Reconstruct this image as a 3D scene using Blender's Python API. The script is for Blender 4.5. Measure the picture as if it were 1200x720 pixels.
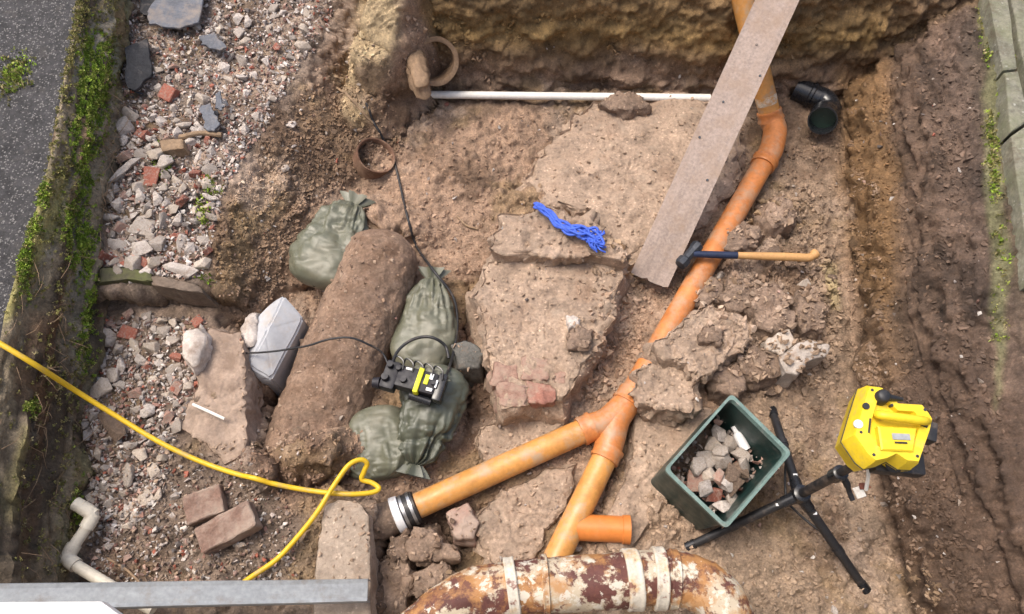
import bpy, bmesh, math, random
import numpy as np
from mathutils import Vector, Matrix, Quaternion

for o in list(bpy.data.objects): bpy.data.objects.remove(o)
scn = bpy.context.scene
col = scn.collection
R = math.radians
random.seed(7); rng = np.random.default_rng(7)

# ------------------------------------------------------------------ camera, sky, sun, exposure
CAM_H, PITCH, FPX = 3.08, R(65), 867.0
cd = bpy.data.cameras.new('camera'); cam = bpy.data.objects.new('camera', cd); col.objects.link(cam)
cam.location = (0, 0, CAM_H); cam.rotation_euler = (R(90) - PITCH, 0, 0)
cd.sensor_width = 36; cd.lens = FPX * 36 / 1200; cd.clip_start = .05; cd.clip_end = 500
scn.camera = cam
SUN_EL, SUN_AZ = R(66), R(-62)          # light from the left of the pit
world = bpy.data.worlds.new('World'); scn.world = world; world.use_nodes = True
wn = world.node_tree.nodes; wl = world.node_tree.links
sky = wn.new('ShaderNodeTexSky'); sky.sky_type = 'NISHITA'; sky.sun_disc = False
sky.sun_elevation = SUN_EL; sky.sun_rotation = SUN_AZ
sky.air_density = 1.0; sky.dust_density = 6.0; sky.ozone_density = 0.6
bg = wn['Background']; wl.new(sky.outputs[0], bg.inputs[0]); bg.inputs[1].default_value = 0.13
sl = bpy.data.lights.new('sun', 'SUN'); sl.energy = 1.1; sl.angle = R(26); sl.color = (1, .95, .87)
so = bpy.data.objects.new('sun', sl); col.objects.link(so)
sd = Vector((math.sin(SUN_AZ) * math.cos(SUN_EL), math.cos(SUN_AZ) * math.cos(SUN_EL), math.sin(SUN_EL)))
so.rotation_euler = sd.to_track_quat('Z', 'Y').to_euler(); so.location = (0, 0, 8)
vs = scn.view_settings
vs.view_transform = 'Standard'; vs.look = 'None'; vs.gamma = 1; vs.use_curve_mapping = False; vs.exposure = 0.95

# ------------------------------------------------------------------ survey: photo measurements to metres
CP, SP_ = math.cos(PITCH), math.sin(PITCH)
def W(px, py, z=0.0):
    a = (px - 600) / FPX; b = -(py - 360) / FPX
    d = (a, CP + b * SP_, -SP_ + b * CP)
    t = (z - CAM_H) / d[2]
    return Vector((d[0] * t, d[1] * t, z))
def proj(x, y, z):
    zz = z - CAM_H
    dep = y * CP - zz * SP_
    up = y * SP_ + zz * CP
    return 600 + FPX * x / dep, 360 - FPX * up / dep
def Wxy(pts, z): return np.array([[W(p[0], p[1], z).x, W(p[0], p[1], z).y] for p in pts])

# ------------------------------------------------------------------ numpy noise
_T = np.random.default_rng(3).random((64, 64, 64)).astype(np.float32)
def vnoise(p, f, off=0.0):
    q = p * f + off
    i = np.floor(q).astype(np.int64); t = q - i; t = t * t * (3 - 2 * t)
    i0 = i & 63; i1 = (i + 1) & 63
    def g(a, b, c): return _T[a, b, c]
    x0, y0, z0 = i0[:, 0], i0[:, 1], i0[:, 2]; x1, y1, z1 = i1[:, 0], i1[:, 1], i1[:, 2]
    tx, ty, tz = t[:, 0], t[:, 1], t[:, 2]
    a = g(x0, y0, z0) * (1 - tx) + g(x1, y0, z0) * tx
    b = g(x0, y1, z0) * (1 - tx) + g(x1, y1, z0) * tx
    c = g(x0, y0, z1) * (1 - tx) + g(x1, y0, z1) * tx
    d = g(x0, y1, z1) * (1 - tx) + g(x1, y1, z1) * tx
    return ((a * (1 - ty) + b * ty) * (1 - tz) + (c * (1 - ty) + d * ty) * tz) * 2 - 1
def fbm(p, f, octv=4, gain=.5, off=0.0):
    s = np.zeros(len(p)); a = 1.0; n = 0
    for k in range(octv):
        s += a * vnoise(p, f * 2.03 ** k, off + 17.3 * k); n += a; a *= gain
    return s / n
def ridge(p, f, octv=3, off=0.0):
    s = np.zeros(len(p)); a = 1.0; n = 0
    for k in range(octv):
        s += a * (1 - np.abs(vnoise(p, f * 2.1 ** k, off + 9.1 * k)) * 2); n += a; a *= .5
    return s / n
_J = np.random.default_rng(5).random((32, 32, 32, 4)).astype(np.float32)
def clods(p, f, off=0):
    """field of rounded angular lumps of random height, 0..1"""
    q = (p * f + off).astype(np.float32); i = np.floor(q).astype(np.int64); t = q - i
    best = np.full(len(p), 9, np.float32); hh_ = np.zeros(len(p), np.float32); sec = np.full(len(p), 9, np.float32)
    for dx in (-1, 0, 1):
        for dy in (-1, 0, 1):
            for dz in (-1, 0, 1):
                c = _J[(i[:, 0] + dx) & 31, (i[:, 1] + dy) & 31, (i[:, 2] + dz) & 31]
                d = (c[:, 0] + dx - t[:, 0]) ** 2 + (c[:, 1] + dy - t[:, 1]) ** 2 + (c[:, 2] + dz - t[:, 2]) ** 2
                m = d < best; sec = np.where(m, best, np.minimum(sec, d)); hh_ = np.where(m, c[:, 3], hh_); best = np.where(m, d, best)
    e = np.sqrt(sec) - np.sqrt(best)
    return np.clip(e * 3.2, 0, 1) ** .6 * np.maximum(0, hh_ * 1.5 - .35)
def sstep(a, b, x):
    t = np.clip((x - a) / (b - a), 0, 1); return t * t * (3 - 2 * t)
def inside(P, poly):
    r = np.zeros(len(P), bool); n = len(poly)
    for i in range(n):
        x0, y0 = poly[i]; x1, y1 = poly[(i + 1) % n]
        c = ((y0 > P[:, 1]) != (y1 > P[:, 1]))
        if y1 != y0:
            r ^= c & (P[:, 0] < (x1 - x0) * (P[:, 1] - y0) / (y1 - y0) + x0)
    return r
def dist_line(P, poly, closed=True):
    d = np.full(len(P), 1e9); n = len(poly)
    for i in range(n if closed else n - 1):
        a = poly[i]; b = poly[(i + 1) % n]; ab = b - a
        t = np.clip(((P - a) @ ab) / max(1e-9, ab @ ab), 0, 1)
        q = P - a - t[:, None] * ab
        d = np.minimum(d, np.hypot(q[:, 0], q[:, 1]))
    return d
def dist_out(P, poly):
    d = dist_line(P, poly); d[inside(P, poly)] = 0; return d

# ------------------------------------------------------------------ object helpers
def tag(o, label=None, cat=None, group=None, kind=None):
    if label: o['label'] = label
    if cat: o['category'] = cat
    if group: o['group'] = group
    if kind: o['kind'] = kind
    return o
def link(name, me, m=None, parent=None):
    o = bpy.data.objects.new(name, me); col.objects.link(o)
    if m and me is not None and not me.materials: me.materials.append(m)
    if parent is not None:
        o.parent = parent
        M = Matrix.Identity(4); q = parent
        o.matrix_parent_inverse = world_mat(parent).inverted()
    return o
_wm = {}
def world_mat(o):
    return _wm.get(o.name, Matrix.Identity(4))
def empty(name, loc, label=None, cat=None, group=None):
    e = bpy.data.objects.new(name, None); col.objects.link(e); e.location = loc; e.empty_display_size = .05
    _wm[e.name] = Matrix.Translation(Vector(loc)); return tag(e, label, cat, group)
def mesh_np(name, V, F, smooth=True, colr=None):
    me = bpy.data.meshes.new(name)
    V = np.asarray(V, dtype=np.float32); F = np.asarray(F, dtype=np.int32); k = F.shape[1]
    me.vertices.add(len(V)); me.vertices.foreach_set('co', V.ravel())
    me.loops.add(F.size); me.loops.foreach_set('vertex_index', F.ravel())
    me.polygons.add(len(F)); me.polygons.foreach_set('loop_start', np.arange(0, F.size, k, dtype=np.int32))
    me.polygons.foreach_set('loop_total', np.full(len(F), k, dtype=np.int32))
    me.polygons.foreach_set('use_smooth', np.full(len(F), smooth))
    if colr is not None:
        a = me.color_attributes.new('Col', 'FLOAT_COLOR', 'POINT')
        c = np.ones((len(V), 4), np.float32); c[:, :3] = colr; a.data.foreach_set('color', c.ravel())
    me.update(); me.validate(); return me
class MB:
    def __init__(s): s.v = []; s.f = []
    def add(s, V, F):
        o = len(s.v); s.v += [tuple(x) for x in V]; s.f += [tuple(i + o for i in f) for f in F]; return s
    def box(s, c, size, rot=None, bev=0.0):
        bm = bmesh.new(); bmesh.ops.create_cube(bm, size=1)
        for v in bm.verts: v.co = Vector((v.co.x * size[0], v.co.y * size[1], v.co.z * size[2]))
        if bev: bmesh.ops.bevel(bm, geom=bm.edges[:], offset=bev, segments=2, profile=.6, affect='EDGES')
        M = (rot.to_4x4() if rot is not None else Matrix.Identity(4)); M = Matrix.Translation(Vector(c)) @ M
        bmesh.ops.transform(bm, matrix=M, verts=bm.verts); bm.verts.index_update()
        s.add([v.co[:] for v in bm.verts], [[v.index for v in f.verts] for f in bm.faces]); bm.free(); return s
    def tube(s, pts, rad, seg=16, cap=True, prof=None):
        pts = [Vector(p) for p in pts]; n = len(pts)
        rad = rad if hasattr(rad, '__len__') else [rad] * n
        T = [(pts[min(i + 1, n - 1)] - pts[max(i - 1, 0)]) for i in range(n)]
        T = [t.normalized() if t.length > 1e-9 else Vector((0, 0, 1)) for t in T]
        for i in range(1, n):
            if (pts[min(i + 1, n - 1)] - pts[max(i - 1, 0)]).length < 1e-7: T[i] = T[i - 1]
        dd = max((p - pts[0] for p in pts), key=lambda v: v.length); D0 = dd.normalized()
        if all((p - pts[0]).cross(D0).length < 1e-5 for p in pts): T = [D0] * n
        u = T[0].orthogonal().normalized(); V = []; F = []
        for i in range(n):
            if i: u = (T[i - 1].rotation_difference(T[i]) @ u)
            u = (u - T[i] * u.dot(T[i])).normalized(); w = T[i].cross(u)
            for k in range(seg):
                a = 2 * math.pi * k / seg
                V.append(pts[i] + (u * math.cos(a) + w * math.sin(a)) * rad[i])
        for i in range(n - 1):
            for k in range(seg):
                k2 = (k + 1) % seg
                F.append((i * seg + k, i * seg + k2, (i + 1) * seg + k2, (i + 1) * seg + k))
        if cap:
            F.append(tuple(range(seg - 1, -1, -1))); F.append(tuple((n - 1) * seg + k for k in range(seg)))
        return s.add(V, F)
    def prism(s, poly, z0, z1, inset=0.0):
        n = len(poly); c = sum((Vector((p[0], p[1], 0)) for p in poly), Vector()) / n
        V = [(p[0], p[1], z0) for p in poly] + [(p[0], p[1], z1 - inset * .6) for p in poly]
        F = [tuple(range(n - 1, -1, -1))] + [(i, (i + 1) % n, n + (i + 1) % n, n + i) for i in range(n)]
        if inset:
            for p in poly:
                d = Vector((p[0], p[1], 0)) - c; q = c + d * (1 - inset / max(.01, d.length)); V.append((q.x, q.y, z1))
            F += [(n + i, n + (i + 1) % n, 2 * n + (i + 1) % n, 2 * n + i) for i in range(n)]
            F.append(tuple(range(2 * n, 3 * n)))
        else: F.append(tuple(range(n, 2 * n)))
        return s.add(V, F)
    def build(s, name, m, parent=None, smooth=False, auto=40):
        me = bpy.data.meshes.new(name); me.from_pydata(s.v, [], s.f); me.update()
        if smooth:
            me.polygons.foreach_set('use_smooth', [True] * len(me.polygons))
            try: me.set_sharp_from_angle(angle=R(auto))
            except Exception: pass
        return link(name, me, m, parent)
def catmull(P, n=8):
    P = [Vector(p) for p in P]; Q = [P[0] * 2 - P[1]] + P + [P[-1] * 2 - P[-2]]; out = []
    for i in range(1, len(Q) - 2):
        a, b, c, d = Q[i - 1:i + 3]
        for k in range(n):
            t = k / n
            out.append(.5 * ((2 * b) + (c - a) * t + (2 * a - 5 * b + 4 * c - d) * t * t + (3 * b - a - 3 * c + d) * t ** 3))
    out.append(P[-1]); return out

# ------------------------------------------------------------------ materials
def new_mat(name):
    m = bpy.data.materials.new(name); m.use_nodes = True
    return m, m.node_tree.nodes, m.node_tree.links, m.node_tree.nodes['Principled BSDF']
def nz(N, L, vec, scale, det=4, rough=.6, dist=0):
    n = N.new('ShaderNodeTexNoise'); n.inputs['Scale'].default_value = scale; n.inputs['Detail'].default_value = det
    n.inputs['Roughness'].default_value = rough; n.inputs['Distortion'].default_value = dist
    L.new(vec, n.inputs['Vector']); return n.outputs['Fac']
def ramp(N, L, fac, stops):
    r = N.new('ShaderNodeValToRGB'); e = r.color_ramp.elements
    while len(e) < len(stops): e.new(.5)
    for k, (p, c) in enumerate(stops):
        e[k].position = p; e[k].color = (c, c, c, 1) if not hasattr(c, '__len__') else (*c, 1)
    L.new(fac, r.inputs[0]); return r.outputs[0]
def mixc(N, L, fac, a, b, mode='MIX'):
    x = N.new('ShaderNodeMix'); x.data_type = 'RGBA'; x.blend_type = mode
    for inp, v in ((x.inputs['Factor'], fac), (x.inputs['A'], a), (x.inputs['B'], b)):
        if hasattr(v, 'links'): L.new(v, inp)
        elif hasattr(v, '__len__'): inp.default_value = (*v, 1)
        else: inp.default_value = v
    return x.outputs['Result']
def mat(name, base, rough=.8, var=.35, scale=14, bump=.4, bscale=70, dist=.004, dirt=None, attr=False, objrand=0.0,
        metallic=0.0, spec=.4, layers=(), streak=None, sheen_var=.12, speck=None):
    """base colour with two scales of variation, optional dirt / stain layers, per-object tint, bump"""
    m, N, L, B = new_mat(name)
    tc = N.new('ShaderNodeTexCoord'); vec = tc.outputs['Object']
    if streak:
        mp = N.new('ShaderNodeMapping'); mp.inputs['Scale'].default_value = streak; L.new(vec, mp.inputs['Vector']); svec = mp.outputs[0]
    else: svec = vec
    if attr:
        at = N.new('ShaderNodeVertexColor'); at.layer_name = 'Col'; c = at.outputs['Color']
    else:
        rg = N.new('ShaderNodeRGB'); rg.outputs[0].default_value = (*base, 1); c = rg.outputs[0]
    if objrand:
        oi = N.new('ShaderNodeObjectInfo')
        f = ramp(N, L, oi.outputs['Random'], [(0, 1 - objrand), (1, 1 + objrand * .6)]); c = mixc(N, L, 1.0, c, f, 'MULTIPLY')
    f = ramp(N, L, nz(N, L, svec, scale, 5, .65), [(.28, 1 - var), (.72, 1 + var * .7)]); c = mixc(N, L, 1.0, c, f, 'MULTIPLY')
    f = ramp(N, L, nz(N, L, vec, scale * 7, 3, .6), [(.3, 1 - var * .6), (.7, 1 + var * .5)]); c = mixc(N, L, 1.0, c, f, 'MULTIPLY')
    if speck:      # (scale, colour, threshold): small stones set in the surface
        vo = N.new('ShaderNodeTexVoronoi'); vo.inputs['Scale'].default_value = speck[0]; 
        dn = N.new('ShaderNodeTexNoise'); dn.inputs['Scale'].default_value = speck[0] * 1.1; L.new(vec, dn.inputs['Vector'])
        vm = N.new('ShaderNodeVectorMath'); vm.operation = 'MULTIPLY_ADD'; L.new(dn.outputs['Color'], vm.inputs[0]); vm.inputs[1].default_value = (1.1 / speck[0],) * 3; L.new(vec, vm.inputs[2]); L.new(vm.outputs[0], vo.inputs['Vector'])
        sp = N.new('ShaderNodeSeparateColor'); L.new(vo.outputs['Color'], sp.inputs[0])
        k = ramp(N, L, sp.outputs[0], [(speck[2], 0), (min(1, speck[2] + .04), 1)])
        k2 = ramp(N, L, vo.outputs['Distance'], [(.28, 1), (.42, 0)])
        kk = mixc(N, L, 1.0, k, k2, 'MULTIPLY')
        if len(speck) > 3: tint = mixc(N, L, 1.0, c, ramp(N, L, sp.outputs[1], [(0, .5), (.5, 1.2), (1, 1.6)]), 'MULTIPLY')
        else: tint = mixc(N, L, sp.outputs[1], speck[1], tuple(v * .55 for v in speck[1]))
        c = mixc(N, L, kk, c, tint)
    for (lc, ls, lo, hi, st) in layers:
        k = ramp(N, L, nz(N, L, svec, ls, 6, .68), [(lo, 0), (hi, st)]); c = mixc(N, L, k, c, lc)
    if dirt:       # (colour, scale, lo, hi)
        k = ramp(N, L, nz(N, L, vec, dirt[1], 6, .7), [(dirt[2], 0), (dirt[3], 1)]); c = mixc(N, L, k, c, dirt[0])
    L.new(c, B.inputs['Base Color'])
    r = ramp(N, L, nz(N, L, vec, scale * 2.2, 3), [(.3, max(.03, rough - sheen_var)), (.7, min(1, rough + sheen_var))]); L.new(r, B.inputs['Roughness'])
    B.inputs['Metallic'].default_value = metallic; B.inputs['Specular IOR Level'].default_value = spec
    if bump:
        a = nz(N, L, vec, bscale, 8, .78); bp = N.new('ShaderNodeBump'); bp.inputs['Strength'].default_value = bump
        bp.inputs['Distance'].default_value = dist; L.new(a, bp.inputs['Height']); L.new(bp.outputs[0], B.inputs['Normal'])
    return m
DUST = (.33, .225, .165)
M = {}
M['soil'] = mat('soil', (.3, .2, .15), .82, .5, 18, .9, 55, .013, attr=True, spec=.35, speck=(75, (.46, .39, .33), .62, 1), sheen_var=.2)
M['crumb'] = mat('crumb', (.3, .2, .15), .8, .3, 20, .5, 90, .004, attr=True)
M['rubblecol'] = mat('rubble_fragments', (.3, .2, .15), .75, .3, 20, .5, 90, .003, attr=True)
M['slab'] = mat('dusty_concrete', (.425, .312, .228), .85, .45, 10, .9, 55, .012, speck=(70, (.5, .43, .36), .62, 1), layers=[((.2, .125, .08), 5, .52, .68, .75), ((.42, .33, .25), 13, .55, .7, .6)])
M['clod'] = mat('earth_clod', (.30, .213, .155), .85, .42, 13, 1.0, 60, .012, speck=(80, (.5, .43, .36), .62, 1), objrand=.25, layers=[((.16, .1, .065), 9, .52, .7, .8)])
M['whitestone'] = mat('white_plaster', (.57, .51, .46), .8, .3, 18, .7, 70, .006, objrand=.25, dirt=((.28, .22, .18), 8, .46, .70))
M['greystone'] = mat('grey_stone', (.39, .34, .295), .8, .3, 18, .5, 70, .004, objrand=.3, dirt=((.25, .185, .14), 12, .5, .7))
M['beigestone'] = mat('beige_stone', (.47, .40, .33), .82, .25, 16, .5, 60, .004, objrand=.2, dirt=((.27, .2, .15), 10, .52, .72))
M['redbrick'] = mat('red_brick', (.31, .105, .07), .82, .3, 20, .7, 80, .006, objrand=.35, dirt=((.33, .235, .19), 7, .47, .66))
M['pinkbrick'] = mat('pink_brick', (.35, .2, .155), .85, .3, 16, .7, 80, .006, objrand=.25, dirt=((.37, .28, .225), 6, .42, .62))
M['brick'] = mat('dusty_brick', (.27, .165, .125), .85, .35, 18, .9, 70, .008, objrand=.15, dirt=((.35, .27, .215), 11, .40, .62))
M['brickset'] = mat('mortared_brick', (.34, .2, .15), .85, .3, 16, .8, 70, .008, dirt=((.34, .25, .19), 16, .40, .62))
M['brickset2'] = mat('mortared_red_brick', (.33, .15, .11), .85, .3, 16, .8, 70, .008, dirt=((.34, .24, .18), 14, .46, .66))
M['darkstone'] = mat('dark_stone', (.13, .125, .11), .75, .4, 16, .9, 60, .008, dirt=((.2, .15, .11), 10, .5, .7))
M['slate'] = mat('slate', (.13, .14, .165), .6, .35, 14, .6, 40, .006, objrand=.35, dirt=((.22, .185, .16), 11, .5, .68))
M['darkfelt'] = mat('bitumen_felt', (.03, .031, .036), .7, .4, 14, .7, 60, .006, objrand=.3, dirt=((.2, .17, .15), 8, .55, .75))
M['asphalt'] = mat('asphalt', (.06, .057, .058), .8, .55, 14, 1.0, 80, .014, speck=(98, (.30, .285, .27), .40), layers=[((.10, .09, .08), 16, .56, .7, .6)])
M['wall'] = mat('weathered_concrete_wall', (.19, .15, .105), .82, .5, 14, 1.0, 60, .016, attr=True, speck=(70, (.3, .3, .3), .6, 1))
M['wall_old'] = mat('weathered_concrete', (.19, .15, .105), .82, .5, 11, 1.0, 55, .016, streak=(1, .3, 1),
                layers=[((.07, .053, .038), 9, .5, .64, .85), ((.2, .19, .07), 6, .53, .66, .75), ((.34, .29, .22), 14, .56, .70, .65)])
M['kerb'] = mat('mossy_kerb', (.25, .22, .17), .85, .45, 12, 1.0, 60, .012, layers=[((.2, .19, .075), 7, .48, .62, .8), ((.10, .085, .06), 13, .52, .66, .8), ((.38, .35, .29), 22, .58, .7, .6)])
M['moss'] = mat('moss', (.1, .15, .03), .9, .4, 40, 0, objrand=0, attr=True, spec=.2)
M['path'] = mat('lichened_concrete', (.25, .24, .18), .85, .45, 9, 1.0, 70, .01, dirt=((.15, .125, .085), 12, .52, .68), layers=[((.18, .19, .10), 5, .48, .66, .8), ((.36, .36, .30), 11, .58, .74, .5)], speck=(70, (.45, .44, .38), .85))
M['orange'] = mat('orange_plastic', (.52, .19, .055), .45, .22, 8, .15, 60, .001, dirt=((.40, .255, .16), 11, .47, .66), layers=[((.30, .10, .03), 18, .56, .7, .5)], spec=.5)
M['orange_old'] = mat('yellowed_orange_plastic', (.56, .265, .07), .45, .22, 7, .15, 60, .001, dirt=((.42, .29, .18), 12, .50, .68), layers=[((.42, .15, .035), 15, .55, .7, .5)], spec=.5)
M['orange_dk'] = mat('deep_orange_plastic', (.58, .19, .04), .42, .12, 8, .08, 60, .001, dirt=((.45, .25, .13), 7, .6, .8), spec=.5)
M['black'] = mat('black_plastic', (.018, .018, .02), .5, .3, 12, .15, 90, .001, dirt=((.13, .10, .08), 14, .54, .74), spec=.5)
M['blackshiny'] = mat('black_gloss_plastic', (.014, .015, .018), .25, .3, 12, .05, 60, .001, dirt=((.1, .08, .06), 8, .64, .85), spec=.5)
M['pipegreen'] = mat('pipe_inside', (.02, .045, .028), .4, .3, 10, .1, 60, .001, spec=.5)
M['wood'] = mat('scaffold_board', (.33, .26, .22), .82, .38, 12, .6, 60, .004, streak=(1, .08, 1), dirt=((.27, .19, .135), 5, .48, .70), layers=[((.22, .165, .13), 12, .52, .68, .6)])
M['rusty'] = mat('rusty_steel', (.15, .08, .05), .8, .4, 14, .6, 60, .004, dirt=((.26, .17, .11), 10, .48, .66))
M['clay'] = mat('clay_pipe', (.27, .18, .11), .8, .35, 12, .7, 60, .006, dirt=((.18, .115, .07), 10, .46, .66))
M['white'] = mat('white_plastic', (.78, .76, .70), .45, .12, 10, .1, 60, .001, dirt=((.48, .41, .32), 16, .58, .78))
M['whiteclean'] = mat('white_upvc', (.72, .72, .72), .4, .12, 8, .1, 50, .001, dirt=((.48, .45, .40), 12, .56, .78))
M['cream'] = mat('cream_plastic', (.62, .57, .47), .45, .15, 10, .1, 60, .001, dirt=((.3, .23, .17), 14, .54, .74))
M['greyrail'] = mat('grey_plastic', (.30, .32, .335), .5, .25, 9, .2, 60, .002, dirt=((.22, .195, .17), 13, .52, .74), streak=(.15, 1, 1), layers=[((.2, .19, .18), 22, .57, .7, .6)])
M['bomb'] = mat('mud_caked_steel', (.30, .20, .138), .8, .45, 11, 1.0, 55, .014, speck=(80, (.44, .35, .28), .62, 1),
                layers=[((.17, .10, .062), 6, .48, .66, .85), ((.10, .055, .036), 9, .57, .70, .8), ((.41, .29, .215), 13, .55, .7, .7)])
M['sandbag'] = mat('olive_sandbag', (.125, .128, .09), .36, .07, 7, .5, 320, .002, dirt=((.26, .225, .155), 2.5, .5, .95), spec=.5)
M['sandbag_dk'] = mat('dark_olive_sandbag', (.085, .092, .066), .38, .07, 6, .5, 320, .002, dirt=((.2, .175, .13), 2.5, .56, .98), spec=.55)
M['sack'] = mat('pale_grey_sack', (.43, .44, .46), .55, .12, 8, .3, 120, .002, dirt=((.42, .36, .3), 9, .56, .78))
M['device'] = mat('device_black', (.009, .008, .013), .55, .3, 12, .1, 80, .001, spec=.5, dirt=((.12, .1, .11), 20, .66, .8))
M['yellow'] = mat('yellow_plastic', (.74, .54, .02), .42, .15, 8, .08, 90, .0008, dirt=((.45, .33, .1), 16, .56, .76), spec=.5)
M['label_y'] = mat('yellow_label', (.62, .62, .02), .5, .1, 10, 0)
M['cable_y'] = mat('yellow_cable', (.66, .43, .02), .45, .1, 8, .05, 60, .001, dirt=((.38, .28, .14), 14, .52, .70), spec=.4)
M['blue'] = mat('blue_rope', (.05, .12, .58), .6, .35, 60, .5, 300, .002)
M['darkblue'] = mat('navy_grip', (.015, .025, .06), .5, .3, 20, .2, 90, .001, dirt=((.16, .12, .1), 12, .62, .8))
M['handle'] = mat('ash_handle', (.50, .28, .11), .55, .2, 12, .2, 60, .001, streak=(.2, 1, 1), dirt=((.42, .3, .2), 10, .6, .8))
M['iron'] = mat('forged_iron', (.05, .055, .065), .45, .3, 14, .3, 60, .002, metallic=.5, dirt=((.22, .16, .12), 9, .55, .75))
M['bin'] = mat('dark_green_plastic', (.011, .034, .03), .4, .3, 8, .1, 60, .001, dirt=((.15, .13, .11), 9, .60, .8), spec=.5)
M['binrim'] = mat('scuffed_green_rim', (.13, .2, .18), .5, .3, 20, .1, 60, .001, dirt=((.3, .3, .27), 14, .55, .75))
M['rustpaint'] = mat('flaking_painted_iron', (.115, .042, .034), .6, .3, 12, .8, 40, .006, spec=.4,
                     layers=[((.50, .43, .32), 11, .485, .53, .95), ((.42, .21, .075), 8, .49, .60, .85), ((.60, .56, .48), 22, .565, .60, .9), ((.13, .05, .036), 24, .57, .62, .9)])
M['whitepaint'] = mat('flaking_white_paint', (.58, .54, .46), .6, .2, 16, .8, 50, .005, layers=[((.52, .33, .14), 10, .50, .62, .8), ((.2, .08, .06), 17, .56, .62, .9)])
M['glass'] = mat('lens_glass', (.02, .02, .03), .08, .1, 5, 0, spec=.6)
M['steel'] = mat('steel', (.45, .45, .45), .35, .1, 10, 0, metallic=.9)
M['render'] = mat('rendered_wall', (.5, .47, .42), .9, .15, 5, .4, 60, .003)
M['stick'] = mat('dead_wood', (.27, .185, .115), .85, .35, 20, .5, 80, .002)

# ------------------------------------------------------------------ ground: one sheet, pit walls included
def axis(segs):
    out = []
    for a, b, s in segs: out.append(np.arange(a, b - s * .25, s))
    return np.concatenate(out + [np.array([segs[-1][1]])])
GX = axis([(-30, -6, 3), (-6, -3, .3), (-3, -2.2, .02), (-2.2, 1.6, .0085), (1.6, 2.3, .0055), (2.3, 3.2, .015), (3.2, 6, .3), (6, 30, 3)])
GY = axis([(-30, -4, 3), (-4, -.4, .3), (-.4, 0, .02), (0, 2.66, .0085), (2.66, 2.96, .0032), (2.96, 3.3, .008), (3.3, 3.7, .02), (3.7, 7, .3), (7, 31, 3)])
NX, NY = len(GX), len(GY)
XX, YY = np.meshgrid(GX, GY); P2 = np.stack([XX.ravel(), YY.ravel()], 1)
ZT_U, ZT_L = .33, .20
WARP = np.stack([P2[:, 0], P2[:, 1], np.zeros(len(P2))], 1)
wob = .035 * np.stack([fbm(WARP, 3, 4), fbm(WARP, 3, 4, off=31)], 1)
far_mask = (np.abs(P2[:, 0]) < 4) & (P2[:, 1] > -1) & (P2[:, 1] < 5)
Q2 = P2 + wob * far_mask[:, None]
polyA = np.concatenate([Wxy([(395, -60), (370, 30), (325, 100), (282, 170), (252, 240), (240, 300), (238, 372)], ZT_U),
                        Wxy([(285, 392), (290, 450), (287, 535), (325, 580), (428, 590), (431, 640), (431, 720)], ZT_L),
                        np.array([[-.6, -31], [-31, -31], [-31, 31], [-1.2, 31]])])
polyB = np.concatenate([Wxy([(480, -20), (455, 100), (446, 150), (440, 205), (420, 250), (372, 300), (345, 350), (296, 400), (298, 440), (304, 530), (350, 572), (410, 565), (436, 590), (438, 640), (438, 720)], 0.0),
                        np.array([[-.5, -31], [31, -31], [31, 31], [-.3, 31]])])
dA = dist_out(Q2, polyA); dB = dist_out(Q2, polyB)
t = dA / np.maximum(1e-6, dA + dB)
Yled = W(170, 334, .33).y + .02
zt = ZT_L + (ZT_U - ZT_L) * sstep(Yled - .012, Yled + .012, Q2[:, 1] * .6 + P2[:, 1] * .4)
h = zt * (1 - sstep(0, 1, t) * .5 - .5 * t)
# right bank
rb = [W(*p) for p in ((1000, 60, 0), (992, 150, 0), (1000, 250, 0), (1008, 400, 0), (1015, 500, 0), (1038, 600, 0), (1072, 720, 0))]
ry = np.array([-31] + [v.y for v in rb[::-1]] + [31]); rx = np.array([rb[-1].x - .1] + [v.x for v in rb[::-1]] + [rb[0].x])
s = P2[:, 0] - np.interp(P2[:, 1], ry, rx) + wob[:, 1] * .9
low = sstep(1.3, .4, P2[:, 1])
s = s / (1 + .45 * low)
pr = np.interp(s, [-.12, -.03, .01, .05, .085, .12, .16, .2, .27, .33, .40], [0, .012, .07, .22, .265, .285, .34, .45, .50, .56, .575])
# back bank
yb = W(700, 103, 0).y
sb = P2[:, 1] - yb + wob[:, 0] * .8 + .05 * sstep(.3, 1.6, P2[:, 0])
pb = np.interp(sb, [-.1, -.02, .02, .05, .09, .14, .17, .22, .3], [0, .015, .12, .27, .42, .58, .68, .74, .76])
mb = sstep(W(455, 60, .35).x - .05, W(485, 60, .35).x + .05, P2[:, 0])
pb = pb * mb
h = np.maximum(h, 0) * 1.0
def smax(a, b, k=.03): return np.logaddexp(a / k, b / k) * k - 0 * k
h = smax(smax(h, pr, .015), pb, .015) - .0165
# ochre spur running down from the back bank
rl = [(462, -30, .66), (440, 50, .40), (428, 105, .22), (424, 150, .06)]
rp = np.array([[*W(*p).xy, p[2]] for p in rl]); best = np.zeros(len(P2))
for i in range(len(rp) - 1):
    a, b = rp[i], rp[i + 1]; ab = (b - a)[:2]; tt = np.clip(((Q2 - a[:2]) @ ab) / (ab @ ab), 0, 1)
    d = np.hypot(*(Q2 - a[:2] - tt[:, None] * ab).T); zz = a[2] + (b[2] - a[2]) * tt
    best = np.maximum(best, zz * np.clip(1.2 - (d / .2) ** 2, 0, 1))
h = smax(h, best, .012) - .0083
def gauss(px, py, z, rx_, ry_, amp, rot=0):
    c = W(px, py, z); dx = Q2[:, 0] - c.x; dy = Q2[:, 1] - c.y; cr, sr = math.cos(rot), math.sin(rot)
    return amp * np.exp(-(((dx * cr + dy * sr) / rx_) ** 2 + ((-dx * sr + dy * cr) / ry_) ** 2))
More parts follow.
